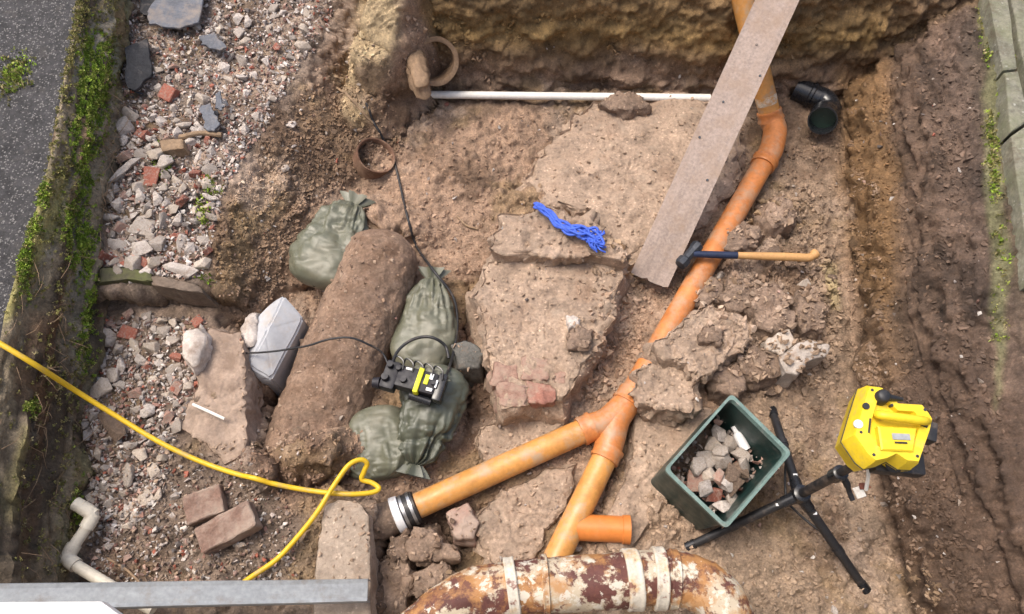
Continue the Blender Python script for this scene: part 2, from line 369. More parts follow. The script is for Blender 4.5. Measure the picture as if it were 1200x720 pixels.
for g in [(308, 470, 0, .07, .2, -.16), (300, 380, .1, .07, .08, -.1), (362, 330, 0, .07, .06, -.1), (548, 470, 0, .06, .16, -.1), (552, 400, 0, .05, .12, -.09),
          (500, 640, 0, .2, .13, -.12), (455, 690, 0, .09, .16, -.12), (560, 620, 0, .1, .08, -.06), (735, 400, 0, .08, .2, -.06, -.5), (690, 470, 0, .1, .08, -.05),
          (720, 560, 0, .04, .3, -.07, -.42), (530, 75, 0, .08, .06, -.05), (580, 330, 0, .05, .1, -.04),
          (680, 55, .25, .16, .06, -.1), (640, 150, 0, .3, .12, .03), (900, 330, 0, .22, .25, .06), (905, 410, 0, .2, .15, .06), (520, 200, 0, .3, .25, .035),
          (385, 470, 0, .2, .1, .03), (358, 545, .05, .2, .075, .22, .15), (395, 528, .05, .12, .08, .14), (548, 380, 0, .035, .2, -.09), (345, 305, .1, .1, .08, .06), (452, 262, .05, .16, .05, .12), (425, 275, .08, .07, .05, .1), (490, 275, .02, .06, .06, .06), (340, 200, .15, .1, .1, .05), (310, 210, .2, .05, .05, -.05), (345, 560, .05, .12, .05, .03), (420, 190, .05, .15, .1, .02)]:
    h += gauss(*g)
h *= 1.0
ins = far_mask
V0 = np.stack([P2[:, 0], P2[:, 1], h], 1)
Hg = h.reshape(NY, NX)
gy, gx = np.gradient(Hg, GY, GX)
slope = np.hypot(gx, gy).ravel(); nrm = np.stack([-gx.ravel(), -gy.ravel(), np.ones(len(P2))], 1)
nrm /= np.linalg.norm(nrm, axis=1)[:, None]
steep = sstep(.75, 1.9, slope)
wet = fbm(V0, 1.1, 3, off=5)
pW = np.stack([fbm(V0, 14, 2, off=k) for k in (1, 6, 12)], 1) * .012 + V0
ck1 = clods(pW, 13); ck2 = clods(pW, 30, 3); ck3 = clods(pW, 58, 9)
heap_m = np.exp(-(((P2[:, 0] - W(890, 350).x) / .33) ** 2 + ((P2[:, 1] - W(890, 350).y) / .38) ** 2))
m1 = sstep(.05, .45, fbm(V0, 2.1, 2, off=77)); m2 = sstep(-.35, .35, fbm(V0, 3.3, 2, off=55))
d_flat = .018 * fbm(V0, 4.5, 3) + .02 * fbm(V0, 13, 5, .65, off=3) + .034 * ck1 * np.clip(m1 * .9 + 1.4 * heap_m, 0, 1.4) + .021 * ck2 * np.clip(m2 + .15 + heap_m, 0, 1.2) + .008 * ck3 + .012 * ridge(V0, 9, 3, off=19) * m2
Vs = V0 * np.array([1, 1, 2.1])
d_st = .055 * fbm(Vs * np.array([1, .5, 1]), 6, 4, off=11) + .03 * ridge(V0 * np.array([1, .4, 1.3]), 8, 3, off=2) + .012 * fbm(V0, 45, 3, off=4) + (.03 * ck1 + .018 * ck2 + .006 * ck3) * (1 - .55 * mb * (sb > -.06)) + (.04 * ridge(V0 * np.array([1.2, .55, 1.6]), 8, 4, off=44) + .03 * fbm(V0, 11, 4, .65, off=49)) * (s > -.05)
spur = sstep(.02, .12, best) * sstep(.05, -.02, h - best)
disp = (d_flat * (1 - steep) + d_st * steep * (1 - .65 * spur)) * ins
Vt = V0 + nrm * disp[:, None]
Hf = Vt[:, 2].reshape(NY, NX)
def ground_z(x, y):
    x = np.atleast_1d(np.asarray(x, float)); y = np.atleast_1d(np.asarray(y, float))
    i = np.clip(np.searchsorted(GX, x) - 1, 0, NX - 2); j = np.clip(np.searchsorted(GY, y) - 1, 0, NY - 2)
    a = np.clip((x - GX[i]) / (GX[i + 1] - GX[i]), 0, 1); b = np.clip((y - GY[j]) / (GY[j + 1] - GY[j]), 0, 1)
    return (Hf[j, i] * (1 - a) + Hf[j, i + 1] * a) * (1 - b) + (Hf[j + 1, i] * (1 - a) + Hf[j + 1, i + 1] * a) * b
def on_ground(px, py):
    """the ground point that shows at a photo position"""
    zs = np.linspace(1.0, -.25, 126); b = -(py - 360) / FPX; t_ = (zs - CAM_H) / (-SP_ + b * CP)
    xs, ys_ = (px - 600) / FPX * t_, (CP + b * SP_) * t_; g = ground_z(xs, ys_); k = np.nonzero(g >= zs)[0]
    return Vector((float(xs[k[0]]), float(ys_[k[0]]), float(g[k[0]]))) if len(k) else W(px, py, 0)
# soil colours: which earth lies where, and painted shade in the back hollow
U, Vv = proj(Vt[:, 0], Vt[:, 1], Vt[:, 2])
U = U + 14 * fbm(V0, 5, 3, off=41); Vv = Vv + 14 * fbm(V0, 5, 3, off=47)
C = np.tile(np.array([.352, .237, .162]), (len(P2), 1))
def paint(c, m):
    global C
    m = np.clip(m, 0, 1)[:, None]; C = C * (1 - m) + np.array(c) * m
def zone(pts, soft=25):
    pl = np.array(pts, float); S = np.stack([U, Vv], 1); d = dist_line(S, pl); i = inside(S, pl)
    return sstep(-soft, soft, np.where(i, d, -d))
paint((.21, .14, .088), zone([(290, 120), (420, 110), (470, 110), (440, 200), (350, 250), (330, 345), (280, 380), (240, 360), (255, 250)], 22) * .9)
paint((.36, .25, .14), zone([(275, 240), (310, 185), (335, 205), (330, 250), (280, 290)], 12) * .75)
paint((.31, .205, .12), zone([(350, 130), (410, 120), (420, 180), (370, 220)], 14) * .6)
paint((.19, .145, .112), zone([(100, -80), (390, -80), (400, 30), (330, 130), (250, 250), (240, 365), (100, 365)], 15))
paint((.20, .148, .112), zone([(60, 360), (245, 365), (290, 400), (290, 540), (340, 600), (440, 590), (440, 800), (40, 800)], 10))
paint((.335, .25, .195), zone([(243, 385), (285, 390), (287, 540), (262, 545), (250, 520), (200, 500), (225, 450)], 8) * .9)
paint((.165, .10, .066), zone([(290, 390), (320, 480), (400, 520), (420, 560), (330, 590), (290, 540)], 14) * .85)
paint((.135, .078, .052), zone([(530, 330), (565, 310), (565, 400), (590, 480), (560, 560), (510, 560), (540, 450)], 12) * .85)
paint((.10, .07, .045), zone([(620, 62), (650, 42), (700, 38), (725, 52), (715, 72), (660, 76)], 10) * .8)  # hollow carved in the back bank: its shade is painted dark
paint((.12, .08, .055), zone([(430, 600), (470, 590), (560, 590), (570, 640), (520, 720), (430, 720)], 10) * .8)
paint((.29, .205, .14), zone([(880, 170), (990, 130), (1010, 450), (1050, 700), (1050, 800), (830, 800), (850, 480)], 20))
paint((.37, .275, .195), zone([(740, 470), (830, 500), (1010, 500), (1050, 700), (1040, 800), (700, 800), (690, 640)], 20) * .6)
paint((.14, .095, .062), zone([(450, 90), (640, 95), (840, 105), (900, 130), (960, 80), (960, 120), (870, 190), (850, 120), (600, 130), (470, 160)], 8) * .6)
# banks: layers of earth by height
lay = V0[:, 2] + .05 * fbm(V0, 3, 3, off=61)
ntx = fbm(V0 * np.array([1, 1, 3.5]), 5, 4, off=71); nty = fbm(V0 * np.array([1.3, .5, 2.0]), 8, 5, .65, off=73)
mbk = sstep(.02, .10, sb + .03) * mb
cb = np.stack([np.interp(lay, [0, .1, .2, .33, .5, .8], v) for v in ([.18, .14, .22, .33, .26, .2], [.122, .095, .147, .222, .172, .135], [.08, .062, .072, .088, .08, .075])], 1)
C = C * (1 - mbk[:, None]) + (cb * np.array([.84, .80, .80]) * (1 + .6 * ntx[:, None])) * mbk[:, None]
mrk = sstep(-.03, .02, s) * (1 - mbk * .5)
cr_ = np.stack([np.interp(s, [-.02, .03, .08, .12, .2, .3, .5], v) for v in ([.20, .19, .19, .19, .17, .145, .15], [.128, .118, .122, .125, .113, .10, .12], [.075, .066, .076, .085, .08, .075, .075])], 1)
C = C * (1 - mrk[:, None]) + (cr_ * .76 * np.clip(1 + .35 * ntx[:, None] + 1.1 * nty[:, None], .3, 2.2)) * mrk[:, None]
paint((.20, .115, .05), zone([(978, 80), (1040, 60), (1050, 300), (1030, 380), (1000, 300), (985, 200)], 12) * .75)
paint((.105, .068, .048), zone([(1000, 470), (1100, 400), (1200, 480), (1200, 760), (1080, 760), (1040, 620)], 18) * .75)
paint((.47, .355, .21), zone([(405, 60), (425, -80), (478, -80), (470, 50), (445, 100), (425, 165), (405, 120)], 9))
paint((.2, .2, .1), zone([(1150, -80), (1168, -80), (1172, 150), (1185, 330), (1165, 480), (1160, 300), (1150, 120)], 6) * .7)
paint((.33, .26, .13), zone([(966, 308), (985, 308), (985, 355), (968, 358)], 5) * .7)
flat_ = 1 - np.clip(mbk + mrk, 0, 1)
paint((.165, .104, .066), sstep(.08, .36, fbm(V0, 3.2, 5, .6, off=101)) * .75 * flat_)
paint((.30, .205, .105), sstep(.08, .36, fbm(V0, 4.1, 4, .6, off=113)) * .55 * flat_)
paint((.44, .33, .25), sstep(.05, .36, fbm(V0, 3.6, 5, .6, off=127)) * .7 * flat_)
C *= (1 + .3 * fbm(V0, 9, 4, .6, off=90) - .12 * np.clip(wet, 0, 1))[:, None]
C = np.clip(C, .015, .6)
idx = np.arange(NX * NY).reshape(NY, NX)
Fg = np.stack([idx[:-1, :-1], idx[:-1, 1:], idx[1:, 1:], idx[1:, :-1]], -1).reshape(-1, 4)
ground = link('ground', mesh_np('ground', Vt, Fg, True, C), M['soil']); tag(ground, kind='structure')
def soil_at(x, y):
    i = np.clip(np.searchsorted(GX, x), 0, NX - 1); j = np.clip(np.searchsorted(GY, y), 0, NY - 1); return C.reshape(NY, NX, 3)[j, i]

# ------------------------------------------------------------------ left: retaining wall, kerb, asphalt
wb = [W(170, -60, .33), W(155, 0, .33), W(140, 120, .33), W(122, 250, .32), W(106, 335, .30), W(98, 420, .22), W(92, 500, .2), W(86, 580, .2), W(78, 690, .2), W(70, 800, .2)]
wbx = np.array([v.x for v in wb[::-1]]); wby = np.array([v.y for v in wb[::-1]])
ZW = .66
def wall_x(y): return np.interp(y, wby, wbx)
ys = np.arange(wby[0] - .3, wby[-1] + 1.2, .009)
prof = []      # (inward offset, height, grain)
for k in range(44): prof.append((-.004 - .030 * (k / 43) ** 1.5, -.05 + (.57) * k / 43, 1))
for k in range(1, 22): prof.append((-.034 - .032 * k / 21, .535 + .115 * (1 - (1 - k / 21) ** 2.2), 0))
prof = np.array(prof)
S, K = len(ys), len(prof)
yy = np.repeat(ys, K); oo = np.tile(prof[:, 0], S); zz = np.tile(prof[:, 1], S)
Vw = np.stack([wall_x(yy) + oo, yy, zz], 1)
nf = fbm(Vw * np.array([1, .6, 1]), 6, 4, off=13); rg = ridge(Vw * np.array([1, .35, 1.6]), 9, 3, off=21)
amp = np.where(zz > .55, .4, 1) * sstep(.66, .63, zz)
wc1 = clods(Vw * np.array([1, .45, 1]) + nf[:, None] * .02, 11); wc2 = clods(Vw * np.array([1, .7, 1]) + nf[:, None] * .01, 30, 4)
Vw[:, 0] += (.03 * wc1 + .014 * wc2 + .03 * ridge(Vw * np.array([1, .18, 1]), 13, 3, off=51)) * amp
Vw[:, 2] += (.02 * wc1 + .012 * wc2) * (zz > .48) * sstep(-.065, -.055, oo)
Vw[:, 0] += (.03 * nf + .016 * rg + .02 * np.sin(zz * 38 + 3 * fbm(Vw, 2, 2)) * .5) * amp
Vw[:, 2] += .016 * fbm(Vw, 8, 4, off=33) * (zz > .44) * sstep(-.066, -.052, oo)
ii = np.arange(S * K).reshape(S, K)
Fw = np.stack([ii[:-1, :-1], ii[1:, :-1], ii[1:, 1:], ii[:-1, 1:]], -1).reshape(-1, 4)
rw = empty('retaining_wall', (float(wall_x(1.5)), 1.5, .2), 'low weathered concrete wall streaked dark and topped with green moss', 'wall')
fmask = zz[Fw[:, 0]] < .53
sv = Vw * np.array([1, .28, 1]); Cw = np.tile(np.array([.31, .25, .17]), (len(Vw), 1))
def wpaint(c, m):
    global Cw
    m = np.clip(m, 0, 1)[:, None]; Cw = Cw * (1 - m) + np.array(c) * m
wpaint((.42, .37, .29), sstep(.08, .33, fbm(sv, 10, 4, off=3)) * .8)
wpaint((.065, .048, .034), sstep(.02, .25, fbm(sv, 8, 4, off=9)) * .85)
wpaint((.36, .32, .11), sstep(-.05, .22, fbm(sv, 5, 4, off=15)) * (.45 + .4 * (zz > .45)))
wpaint((.20, .105, .05), sstep(.15, .35, fbm(sv, 9, 3, off=27)) * .6)
wpaint((.10, .078, .058), sstep(1.35, .75, Vw[:, 1]) * .5 * sstep(-.25, .3, fbm(sv, 6, 3, off=35)))
link('wall_face', mesh_np('wall_face', Vw, Fw[fmask], True, Cw), M['wall'], rw)
link('kerb_top', mesh_np('kerb_top', Vw, Fw[~fmask], True, Cw), M['wall'], rw)
ay = np.concatenate([[-30, -8, -3], np.arange(wby[0] - .3, wby[-1] + 1.2, .03), [8, 30]])
ax = np.concatenate([[-30, -8, -4.5], np.linspace(-1.6, 0, 50)])
AV = []
for y in ay:
    ex = float(wall_x(y)) - .058
    for a in ax:
        AV.append((a if a < -3 else ex + a, y, ZW - .012))
AV = np.array(AV); AV[:, 2] += .004 * fbm(AV, 5, 3) * (np.abs(AV[:, 0]) < 4)
ii = np.arange(len(AV)).reshape(len(ay), len(ax)); FA = np.stack([ii[:-1, :-1], ii[:-1, 1:], ii[1:, 1:], ii[1:, :-1]], -1).reshape(-1, 4)
tag(link('asphalt_pavement', mesh_np('asphalt_pavement', AV, FA), M['asphalt']), kind='structure')

# moss: tufts of tiny leaves on wall and kerb
def tufts(name, P, Nn, size, cols, m, parent=None, leaves=9, up=.6):
    n = len(P); k = leaves
    base = np.repeat(P, k, 0) + rng.normal(0, size * .55, (n * k, 3)) * np.array([1, 1, .6])
    d = rng.normal(0, 1, (n * k, 3)) + np.repeat(Nn, k, 0) * 1.3 + np.array([0, 0, up]); d /= np.linalg.norm(d, axis=1)[:, None]
    w = np.cross(d, rng.normal(0, 1, (n * k, 3))); w /= np.linalg.norm(w, axis=1)[:, None] + 1e-9
    L_ = size * rng.uniform(.5, 1.3, (n * k, 1)); ww = L_ * .32
    V = np.stack([base - w * ww * .5, base + w * ww * .5, base + d * L_ * .6 + w * ww, base + d * L_, base + d * L_ * .6 - w * ww], 1).reshape(-1, 3)
    b = np.arange(n * k) * 5
    F = np.concatenate([np.stack([b, b + 1, b + 2], 1), np.stack([b, b + 2, b + 4], 1), np.stack([b + 2, b + 3, b + 4], 1)])
    cc = np.array(cols)[rng.integers(0, len(cols), n)] * rng.uniform(.6, 1.3, (n, 1))
    cc = np.repeat(np.repeat(cc, k, 0), 5, 0)
    o = link(name, mesh_np(name, V, F, False, cc), m, parent); tag(o, kind='stuff'); return o
GRN = [(.30, .42, .06), (.36, .46, .08), (.22, .33, .05), (.40, .44, .12)]
OLV = [(.36, .33, .12), (.29, .27, .10), (.40, .34, .17), (.24, .24, .08)]
wu, wv = proj(Vw[:, 0], Vw[:, 1], Vw[:, 2])
def pick(spots, n, V, u, v):
    out = []
    for (px, py, rx_, ry_, k) in spots:
        w = np.exp(-(((u - px) / rx_) ** 2 + ((v - py) / ry_) ** 2)) * (.35 + (vnoise(V, 28, 7) > 0)); w /= w.sum()
        out.append(rng.choice(len(V), k, p=w))
    return np.concatenate(out)
vis = (wu > -30) & (wu < 200) & (wv > -40) & (wv < 740)
VI = Vw[vis]; ui, vi = wu[vis], wv[vis]
sel = pick([(112, 75, 11, 28, 900), (105, 130, 12, 35, 900), (95, 165, 9, 20, 300), (95, 285, 10, 22, 450), (85, 265, 9, 18, 260), (100, 225, 9, 40, 300), (102, 345, 8, 45, 420), (100, 400, 8, 30, 160), (30, 290, 6, 45, 260), (40, 262, 10, 8, 80), (35, 478, 9, 8, 60), (90, 590, 6, 30, 110), (48, 225, 10, 15, 90)], 0, VI, ui, vi)
tufts('moss', VI[sel] + rng.normal(0, .004, (len(sel), 3)), np.tile([.5, 0, .6], (len(sel), 1)), .0068, GRN, M['moss'], rw, 24)
sel = pick([(115, 20, 22, 40, 420), (85, 20, 12, 40, 160), (125, 110, 14, 70, 300), (82, 100, 10, 40, 140), (75, 210, 22, 60, 420), (60, 330, 30, 60, 300), (90, 440, 14, 50, 240), (60, 440, 30, 40, 200), (80, 600, 14, 60, 200), (40, 600, 30, 90, 160)], 0, VI, ui, vi)
tufts('dry_moss', VI[sel] + rng.normal(0, .006, (len(sel), 3)), np.tile([.5, 0, .5], (len(sel), 1)), .0062, OLV, M['moss'], rw, 20)
# dry roots and stems hanging on the wall foot
sel = pick([(125, 190, 10, 40, 50), (122, 240, 8, 40, 40), (60, 380, 30, 80, 30), (50, 560, 30, 90, 25)], 0, VI, ui, vi)
mb_ = MB()
for i in sel:
    p = Vector(VI[i]) + Vector((.012, 0, 0)); d = Vector((random.uniform(-.2, .5), random.uniform(-1, 1), random.uniform(-1.2, .3))).normalized()
    L_ = random.uniform(.04, .14); q = p + d * L_ * .5 + Vector((.012, random.gauss(0, .01), 0)); r_ = p + d * L_ + Vector((0, random.gauss(0, .015), -.01))
    mb_.tube([p, q, r_], [.0012, .0011, .0005], 4, False)
tag(mb_.build('dry_stems', M['stick'], rw), kind='stuff')

# ------------------------------------------------------------------ chunks: broken slabs, blocks and big clods
def chunk(name, px, z_top, z_bot, m, label, cat, group=None, rough=.012, tilt=(0, 0), seed=0, na=110, nr=26, crown=.0, edge=.02, parent=None, sink=.04, fine=1.0):
    O = np.array([[*W(p[0], p[1], z_top).xy] for p in px]); c = O.mean(0)
    ang = np.linspace(0, 2 * math.pi, na, endpoint=False); Rr = []
    for a in ang:
        d = np.array([math.cos(a), math.sin(a)]); bestr = .02
        for i in range(len(O)):
            p, q = O[i] - c, O[(i + 1) % len(O)] - c; e = q - p; den = d[0] * e[1] - d[1] * e[0]
            if abs(den) < 1e-9: continue
            r_ = (p[0] * e[1] - p[1] * e[0]) / den; u_ = (p[0] * d[1] - p[1] * d[0]) / den
            if r_ > 0 and -1e-6 <= u_ <= 1 + 1e-6: bestr = max(bestr, r_)
        Rr.append(bestr)
    Rr = np.array(Rr); th = z_top - z_bot
    rows = [(k / nr, 0.0) for k in range(1, nr + 1)]
    rows += [(1 + .006, -edge * .25 / th), (1.012, -edge / th)] + [(1.012 + .02 * k, -(edge / th) - (1 - edge / th) * k / 8) for k in range(1, 9)]
    V = [[c[0], c[1], z_top]]
    for (f, dz) in rows:
        for k in range(na):
            V.append([c[0] + math.cos(ang[k]) * Rr[k] * f, c[1] + math.sin(ang[k]) * Rr[k] * f, z_top + dz * th])
    V = np.array(V); top = np.array([True] + [dz == 0 for f, dz in rows for _ in range(na)]); ff = np.array([0.] + [f for f, dz in rows for _ in range(na)])
    rad = V - np.array([c[0], c[1], 0]); rad[:, 2] = 0; rn = np.linalg.norm(rad, axis=1) + 1e-6; rad /= rn[:, None]
    o = seed * 7.7
    n1 = fbm(V, 5, 4, .6, off=o); n2 = fbm(V, 22, 3, off=o + 5); n3 = ridge(V, 14, 2, off=o + 9)
    ca = clods(V + np.stack([n2, n1, n2], 1) * .02, 11, seed); cb2 = clods(V + np.stack([n2, n1, n2], 1) * .01, 30, seed)
    V[:, 2] += rough * (1.5 * n1 + .5 * n2 * fine + .35 * n3 * fine + .6 * ca + .5 * cb2 * fine - .3) * (V[:, 2] > z_bot + .3 * th) + crown * (1 - np.clip(ff, 0, 1) ** 2.2)
    V += rad * ((rough * 3.0 * n1 + rough * 1.3 * n2 + rough * 1.4 * (ca - .3) + rough * .8 * cb2) * sstep(.6, 1, ff))[:, None]
    V[:, 2] -= edge * .6 * sstep(.93, 1.0, ff) * top
    V[:, 2] += (V[:, 0] - c[0]) * tilt[0] + (V[:, 1] - c[1]) * tilt[1]
    nrw = len(rows); F = []
    for k in range(na): F.append((0, 1 + k, 1 + (k + 1) % na, 0))
    V = V.tolist(); me = bpy.data.meshes.new(name)
    F = [(0, 1 + k, 1 + (k + 1) % na) for k in range(na)]
    for r_ in range(nrw - 1):
        for k in range(na):
            k2 = (k + 1) % na; F.append((1 + r_ * na + k, 1 + (r_ + 1) * na + k, 1 + (r_ + 1) * na + k2, 1 + r_ * na + k2))
    F.append(tuple(1 + (nrw - 1) * na + k for k in range(na))[::-1])
    me.from_pydata(V, [], F); me.polygons.foreach_set('use_smooth', [True] * len(F)); me.update()
    try: me.set_sharp_from_angle(angle=R(50))
    except Exception: pass
    ob = link(name, me, m, parent)
    if label: tag(ob, label, cat, group)
    return ob
chunk('broken_slab', [(640, 175), (668, 148), (700, 120), (760, 112), (838, 120), (872, 180), (855, 225), (800, 290), (740, 310), (720, 280), (700, 250), (640, 240), (612, 215)], .062, -.05, M['slab'],
      'wide flat dusty slab below the white rod, partly under the plank', 'slab', rough=.02, seed=1, nr=34, edge=.03)
big = chunk('broken_slab', [(563, 322), (580, 306), (640, 298), (722, 303), (726, 325), (712, 370), (702, 400), (672, 440), (663, 472), (590, 476), (578, 440), (566, 390), (558, 350)], .175, -.1, M['slab'],
      'big upright-edged slab of rubble concrete with reddish bricks at its lower end', 'slab', rough=.019, seed=2, nr=34)
chunk('concrete_lump', [(578, 275), (600, 252), (650, 243), (700, 248), (713, 262), (706, 275), (736, 292), (728, 306), (690, 300), (640, 296), (592, 301), (576, 292)], .245, .0, M['slab'],
      'long concrete lump carrying the blue rope', 'lump', rough=.022, seed=3)
chunk('concrete_lump', [(765, 402), (800, 376), (832, 364), (872, 370), (884, 392), (872, 408), (842, 430), (815, 448), (803, 428), (776, 424)], .215, .02, M['slab'],
      'mud covered concrete lump lying across the orange pipe', 'lump', rough=.02, seed=4, tilt=(-.1, .1))
chunk('concrete_block', [(744, 436), (766, 425), (806, 420), (818, 432), (812, 470), (802, 478), (750, 476), (740, 460)], .17, -.02, M['slab'],
      'squarish dusty concrete block against the orange pipe junction', 'block', rough=.016, seed=5)
chunk('broken_slab', [(742, 482), (790, 478), (836, 480), (838, 520), (800, 560), (768, 610), (735, 650), (712, 640), (716, 600), (742, 530)], .045, -.07, M['slab'],
      'flat slab between the orange pipe and the green bin', 'slab', rough=.011, seed=6, nr=30)
chunk('broken_slab', [(566, 500), (620, 488), (668, 486), (640, 512), (590, 540), (565, 545)], .03, -.08, M['slab'], 'small dusty slab above the left orange branch pipe', 'slab', rough=.016, seed=7)
chunk('broken_slab', [(585, 582), (640, 552), (672, 548), (668, 570), (650, 610), (628, 650), (600, 668), (566, 640), (568, 605)], .03, -.08, M['slab'], 'dusty slab in the fork of the orange pipes', 'slab', rough=.015, seed=8)
STN = [([(700, 122), (712, 111), (735, 107), (758, 112), (766, 124), (732, 134)], .115, 'earth clod partly covering the white rod', 'clod', 27),
       ([(530, 406), (550, 402), (566, 415), (562, 432), (536, 433)], .13, 'dark grey stone beside the black device', 'darkstone', 28),
       ([(478, 640), (484, 622), (510, 618), (530, 640), (534, 655), (500, 660), (482, 655)], .08, 'squat pinkish stone under the black pipe coupling', 'clod', 9),
       ([(522, 600), (548, 590), (562, 612), (556, 634), (532, 632)], .07, 'reddish angular stone below the left orange branch pipe', 'pinkbrick', 10),
       ([(488, 676), (512, 662), (532, 672), (530, 720), (494, 720)], .06, 'tall brownish stone at the end of the rusty pipe', 'clod', 11),
       ([(442, 655), (462, 648), (480, 660), (478, 730), (440, 730)], .05, 'earthy stone beside the concrete path edge', 'clod', 12),
       ([(456, 628), (476, 622), (484, 640), (474, 658), (456, 652)], .07, 'small blocky stone under the clay pipe end', 'clod', 13),
       ([(895, 240), (905, 232), (925, 232), (938, 246), (930, 264), (908, 266), (896, 256)], .13, 'rounded earth clod above the hammer handle', 'clod', 14),
       ([(888, 342), (908, 336), (930, 350), (936, 380), (912, 392), (888, 384), (882, 362)], .15, 'large cracked clod below the hammer handle', 'clod', 15),
       ([(926, 408), (950, 400), (972, 404), (968, 418), (945, 422), (936, 440), (922, 436), (916, 420)], .17, 'pale jagged stone jutting out below the cracked clods', 'greystone', 16),
       ([(815, 388), (826, 382), (850, 384), (854, 398), (844, 406), (818, 402)], .245, 'flat oblong stone lying on the muddy concrete lump', 'clod', 17),
       ([(852, 330), (880, 322), (894, 345), (884, 366), (856, 360), (842, 348)], .12, 'rough clod under the wooden hammer handle', 'clod', 18),
       ([(936, 340), (960, 335), (972, 360), (966, 388), (942, 390), (934, 368)], .13, 'crumbly clod at the right edge of the clod heap', 'clod', 19),
       ([(868, 420), (888, 412), (912, 420), (910, 440), (886, 446), (866, 438)], .13, 'angular clod between the concrete lump and the green bin', 'clod', 20),
       ([(838, 440), (860, 434), (870, 448), (862, 462), (840, 458)], .12, 'small clod above the green bin corner', 'clod', 21),
       ([(845, 275), (872, 262), (892, 270), (890, 290), (862, 294), (846, 288)], .11, 'earth clod beside the orange pipe above the hammer', 'clod', 22),
       ([(812, 330), (832, 318), (850, 330), (846, 352), (826, 366), (808, 356)], .10, 'dark wet clod beside the orange pipe below the hammer', 'clod', 23),
       ([(900, 395), (922, 388), (930, 402), (916, 414), (900, 410)], .16, 'small flat pale stone among the cracked clods', 'beigestone', 24),
       ([(663, 370), (672, 367), (681, 374), (680, 384), (666, 386)], .215, 'small white stone on the big concrete slab', 'whitestone', 25),
       ([(668, 390), (680, 385), (690, 392), (686, 404), (670, 406)], .21, 'small brown stone on the big concrete slab', 'clod', 26)]
for (pl, zt_, lb, mk, sdn) in STN:
    chunk('clod' if mk == 'clod' else 'stone', pl, zt_, min(zt_ - .1, -.05), M[mk], lb, 'stone' if mk != 'clod' else 'clod', rough=.014 if mk == 'clod' else .007, seed=sdn, na=64, nr=16, crown=.012, edge=.014)
# bricks set in the lower end of the big slab (parts of it)
for (px, py, w_, hh, mk) in [(592, 436, 30, 26, 'pinkbrick'), (626, 432, 28, 24, 'pinkbrick'), (600, 464, 30, 22, 'pinkbrick'), (634, 460, 30, 24, 'redbrick'), (655, 440, 16, 20, 'pinkbrick')]:
    chunk('brick', [(px - w_ / 2, py - hh / 2), (px + w_ / 2, py - hh / 2 + 2), (px + w_ / 2 - 1, py + hh / 2), (px - w_ / 2 + 1, py + hh / 2 - 1)], .179, .06, M['brickset' if mk == 'pinkbrick' else 'brickset2'], None, None, rough=.011, seed=px, na=48, nr=10, edge=.008, parent=big)
# concrete paving at the lower left, with a clean cut edge towards the pit
c5 = [(380, 594), (396, 585), (420, 588), (432, 604), (433, 640), (434, 730), (366, 730), (370, 660)]
chunk('concrete_path', c5, .222, -.12, mat('path_concrete', (.40, .32, .25), .85, .3, 10, .9, 70, .008, speck=(80, (.5, .45, .38), .6, 1), layers=[((.24, .17, .12), 6, .48, .64, .85)]), 'concrete path stub with a cut corner beside the clay pipe', 'path', rough=.004, seed=30, nr=20, edge=.008)
chunk('concrete_strip', [(244, 390), (282, 394), (288, 450), (287, 532), (262, 546), (240, 522), (208, 502), (228, 452)], .212, .05, mat('smooth_concrete', (.38, .285, .22), .85, .35, 10, .8, 70, .008, layers=[((.22, .155, .115), 7, .47, .64, .85)]), 'smooth pinkish concrete strip between the lower rubble and the bomb', 'slab', rough=.011, seed=33, nr=20, edge=.012)
chunk('plaster_lump', [(216, 386), (232, 382), (241, 392), (240, 408), (232, 426), (224, 431), (215, 418), (212, 400)], .275, .12, M['whitestone'], 'tall bright white plaster piece with a red tile on top', 'plaster', rough=.007, seed=34, na=56, nr=12, crown=.02, edge=.02)
# ledge in the rubble
lg = [(112, 314), (150, 312), (180, 318), (178, 331), (150, 328), (113, 332)]
chunk('stone_ledge', lg, .335, .215, mat('shaded_mossy_stone', (.09, .08, .05), .8, .4, 10, .7, 60, .005, layers=[((.1, .11, .035), 5, .45, .6, .9)]), 'mossy stone ledge coloured dark for shade beneath the upper rubble by the wall', 'ledge', rough=.006, seed=31, na=60, nr=8)  # deep shade of the riser is put into the dark stone colour
chunk('stone_ledge', [(176, 322), (205, 327), (234, 334), (236, 344), (205, 340), (178, 334)], .325, .2, mat('brown_stone', (.16, .12, .09), .8, .4, 10, .7, 60, .005), 'brown stone ledge below the white plaster slab', 'ledge', rough=.006, seed=32, na=60, nr=8)

# ------------------------------------------------------------------ right: concrete edging path and weeds on top of the bank
ZR = .575
def slab_piece(px, z1, parent):
    pl = [W(p[0], p[1], z1) for p in px]; mbx = MB(); mbx.prism([(p.x, p.y) for p in pl], z1 - .10, z1, .008)
    ob = mbx.build('edging_slab', M['path'], parent); bm = bmesh.new(); bm.from_mesh(ob.data)
    bmesh.ops.subdivide_edges(bm, edges=bm.edges[:], cuts=6, use_grid_fill=True); bmesh.ops.triangulate(bm, faces=[f for f in bm.faces if len(f.verts) > 4])
    A = np.array([v.co[:] for v in bm.verts]); D = np.stack([fbm(A, 9, 3, off=k) for k in (1, 8, 15)], 1) * .006
    for v, d in zip(bm.verts, D): v.co += Vector(d)
    bm.to_mesh(ob.data); bm.free(); return ob
ep = empty('edging_path', W(1190, 150, ZR), 'lichened concrete edging path on top of the right bank', 'path')
slab_piece([(1150, -40), (1176, -40), (1192, 80), (1176, 82)], ZR + .05, ep)
slab_piece([(1177, 85), (1193, 83), (1206, 140), (1184, 156)], ZR + .05, ep)
slab_piece([(1185, 160), (1207, 144), (1245, 330), (1208, 332)], ZR + .05, ep)
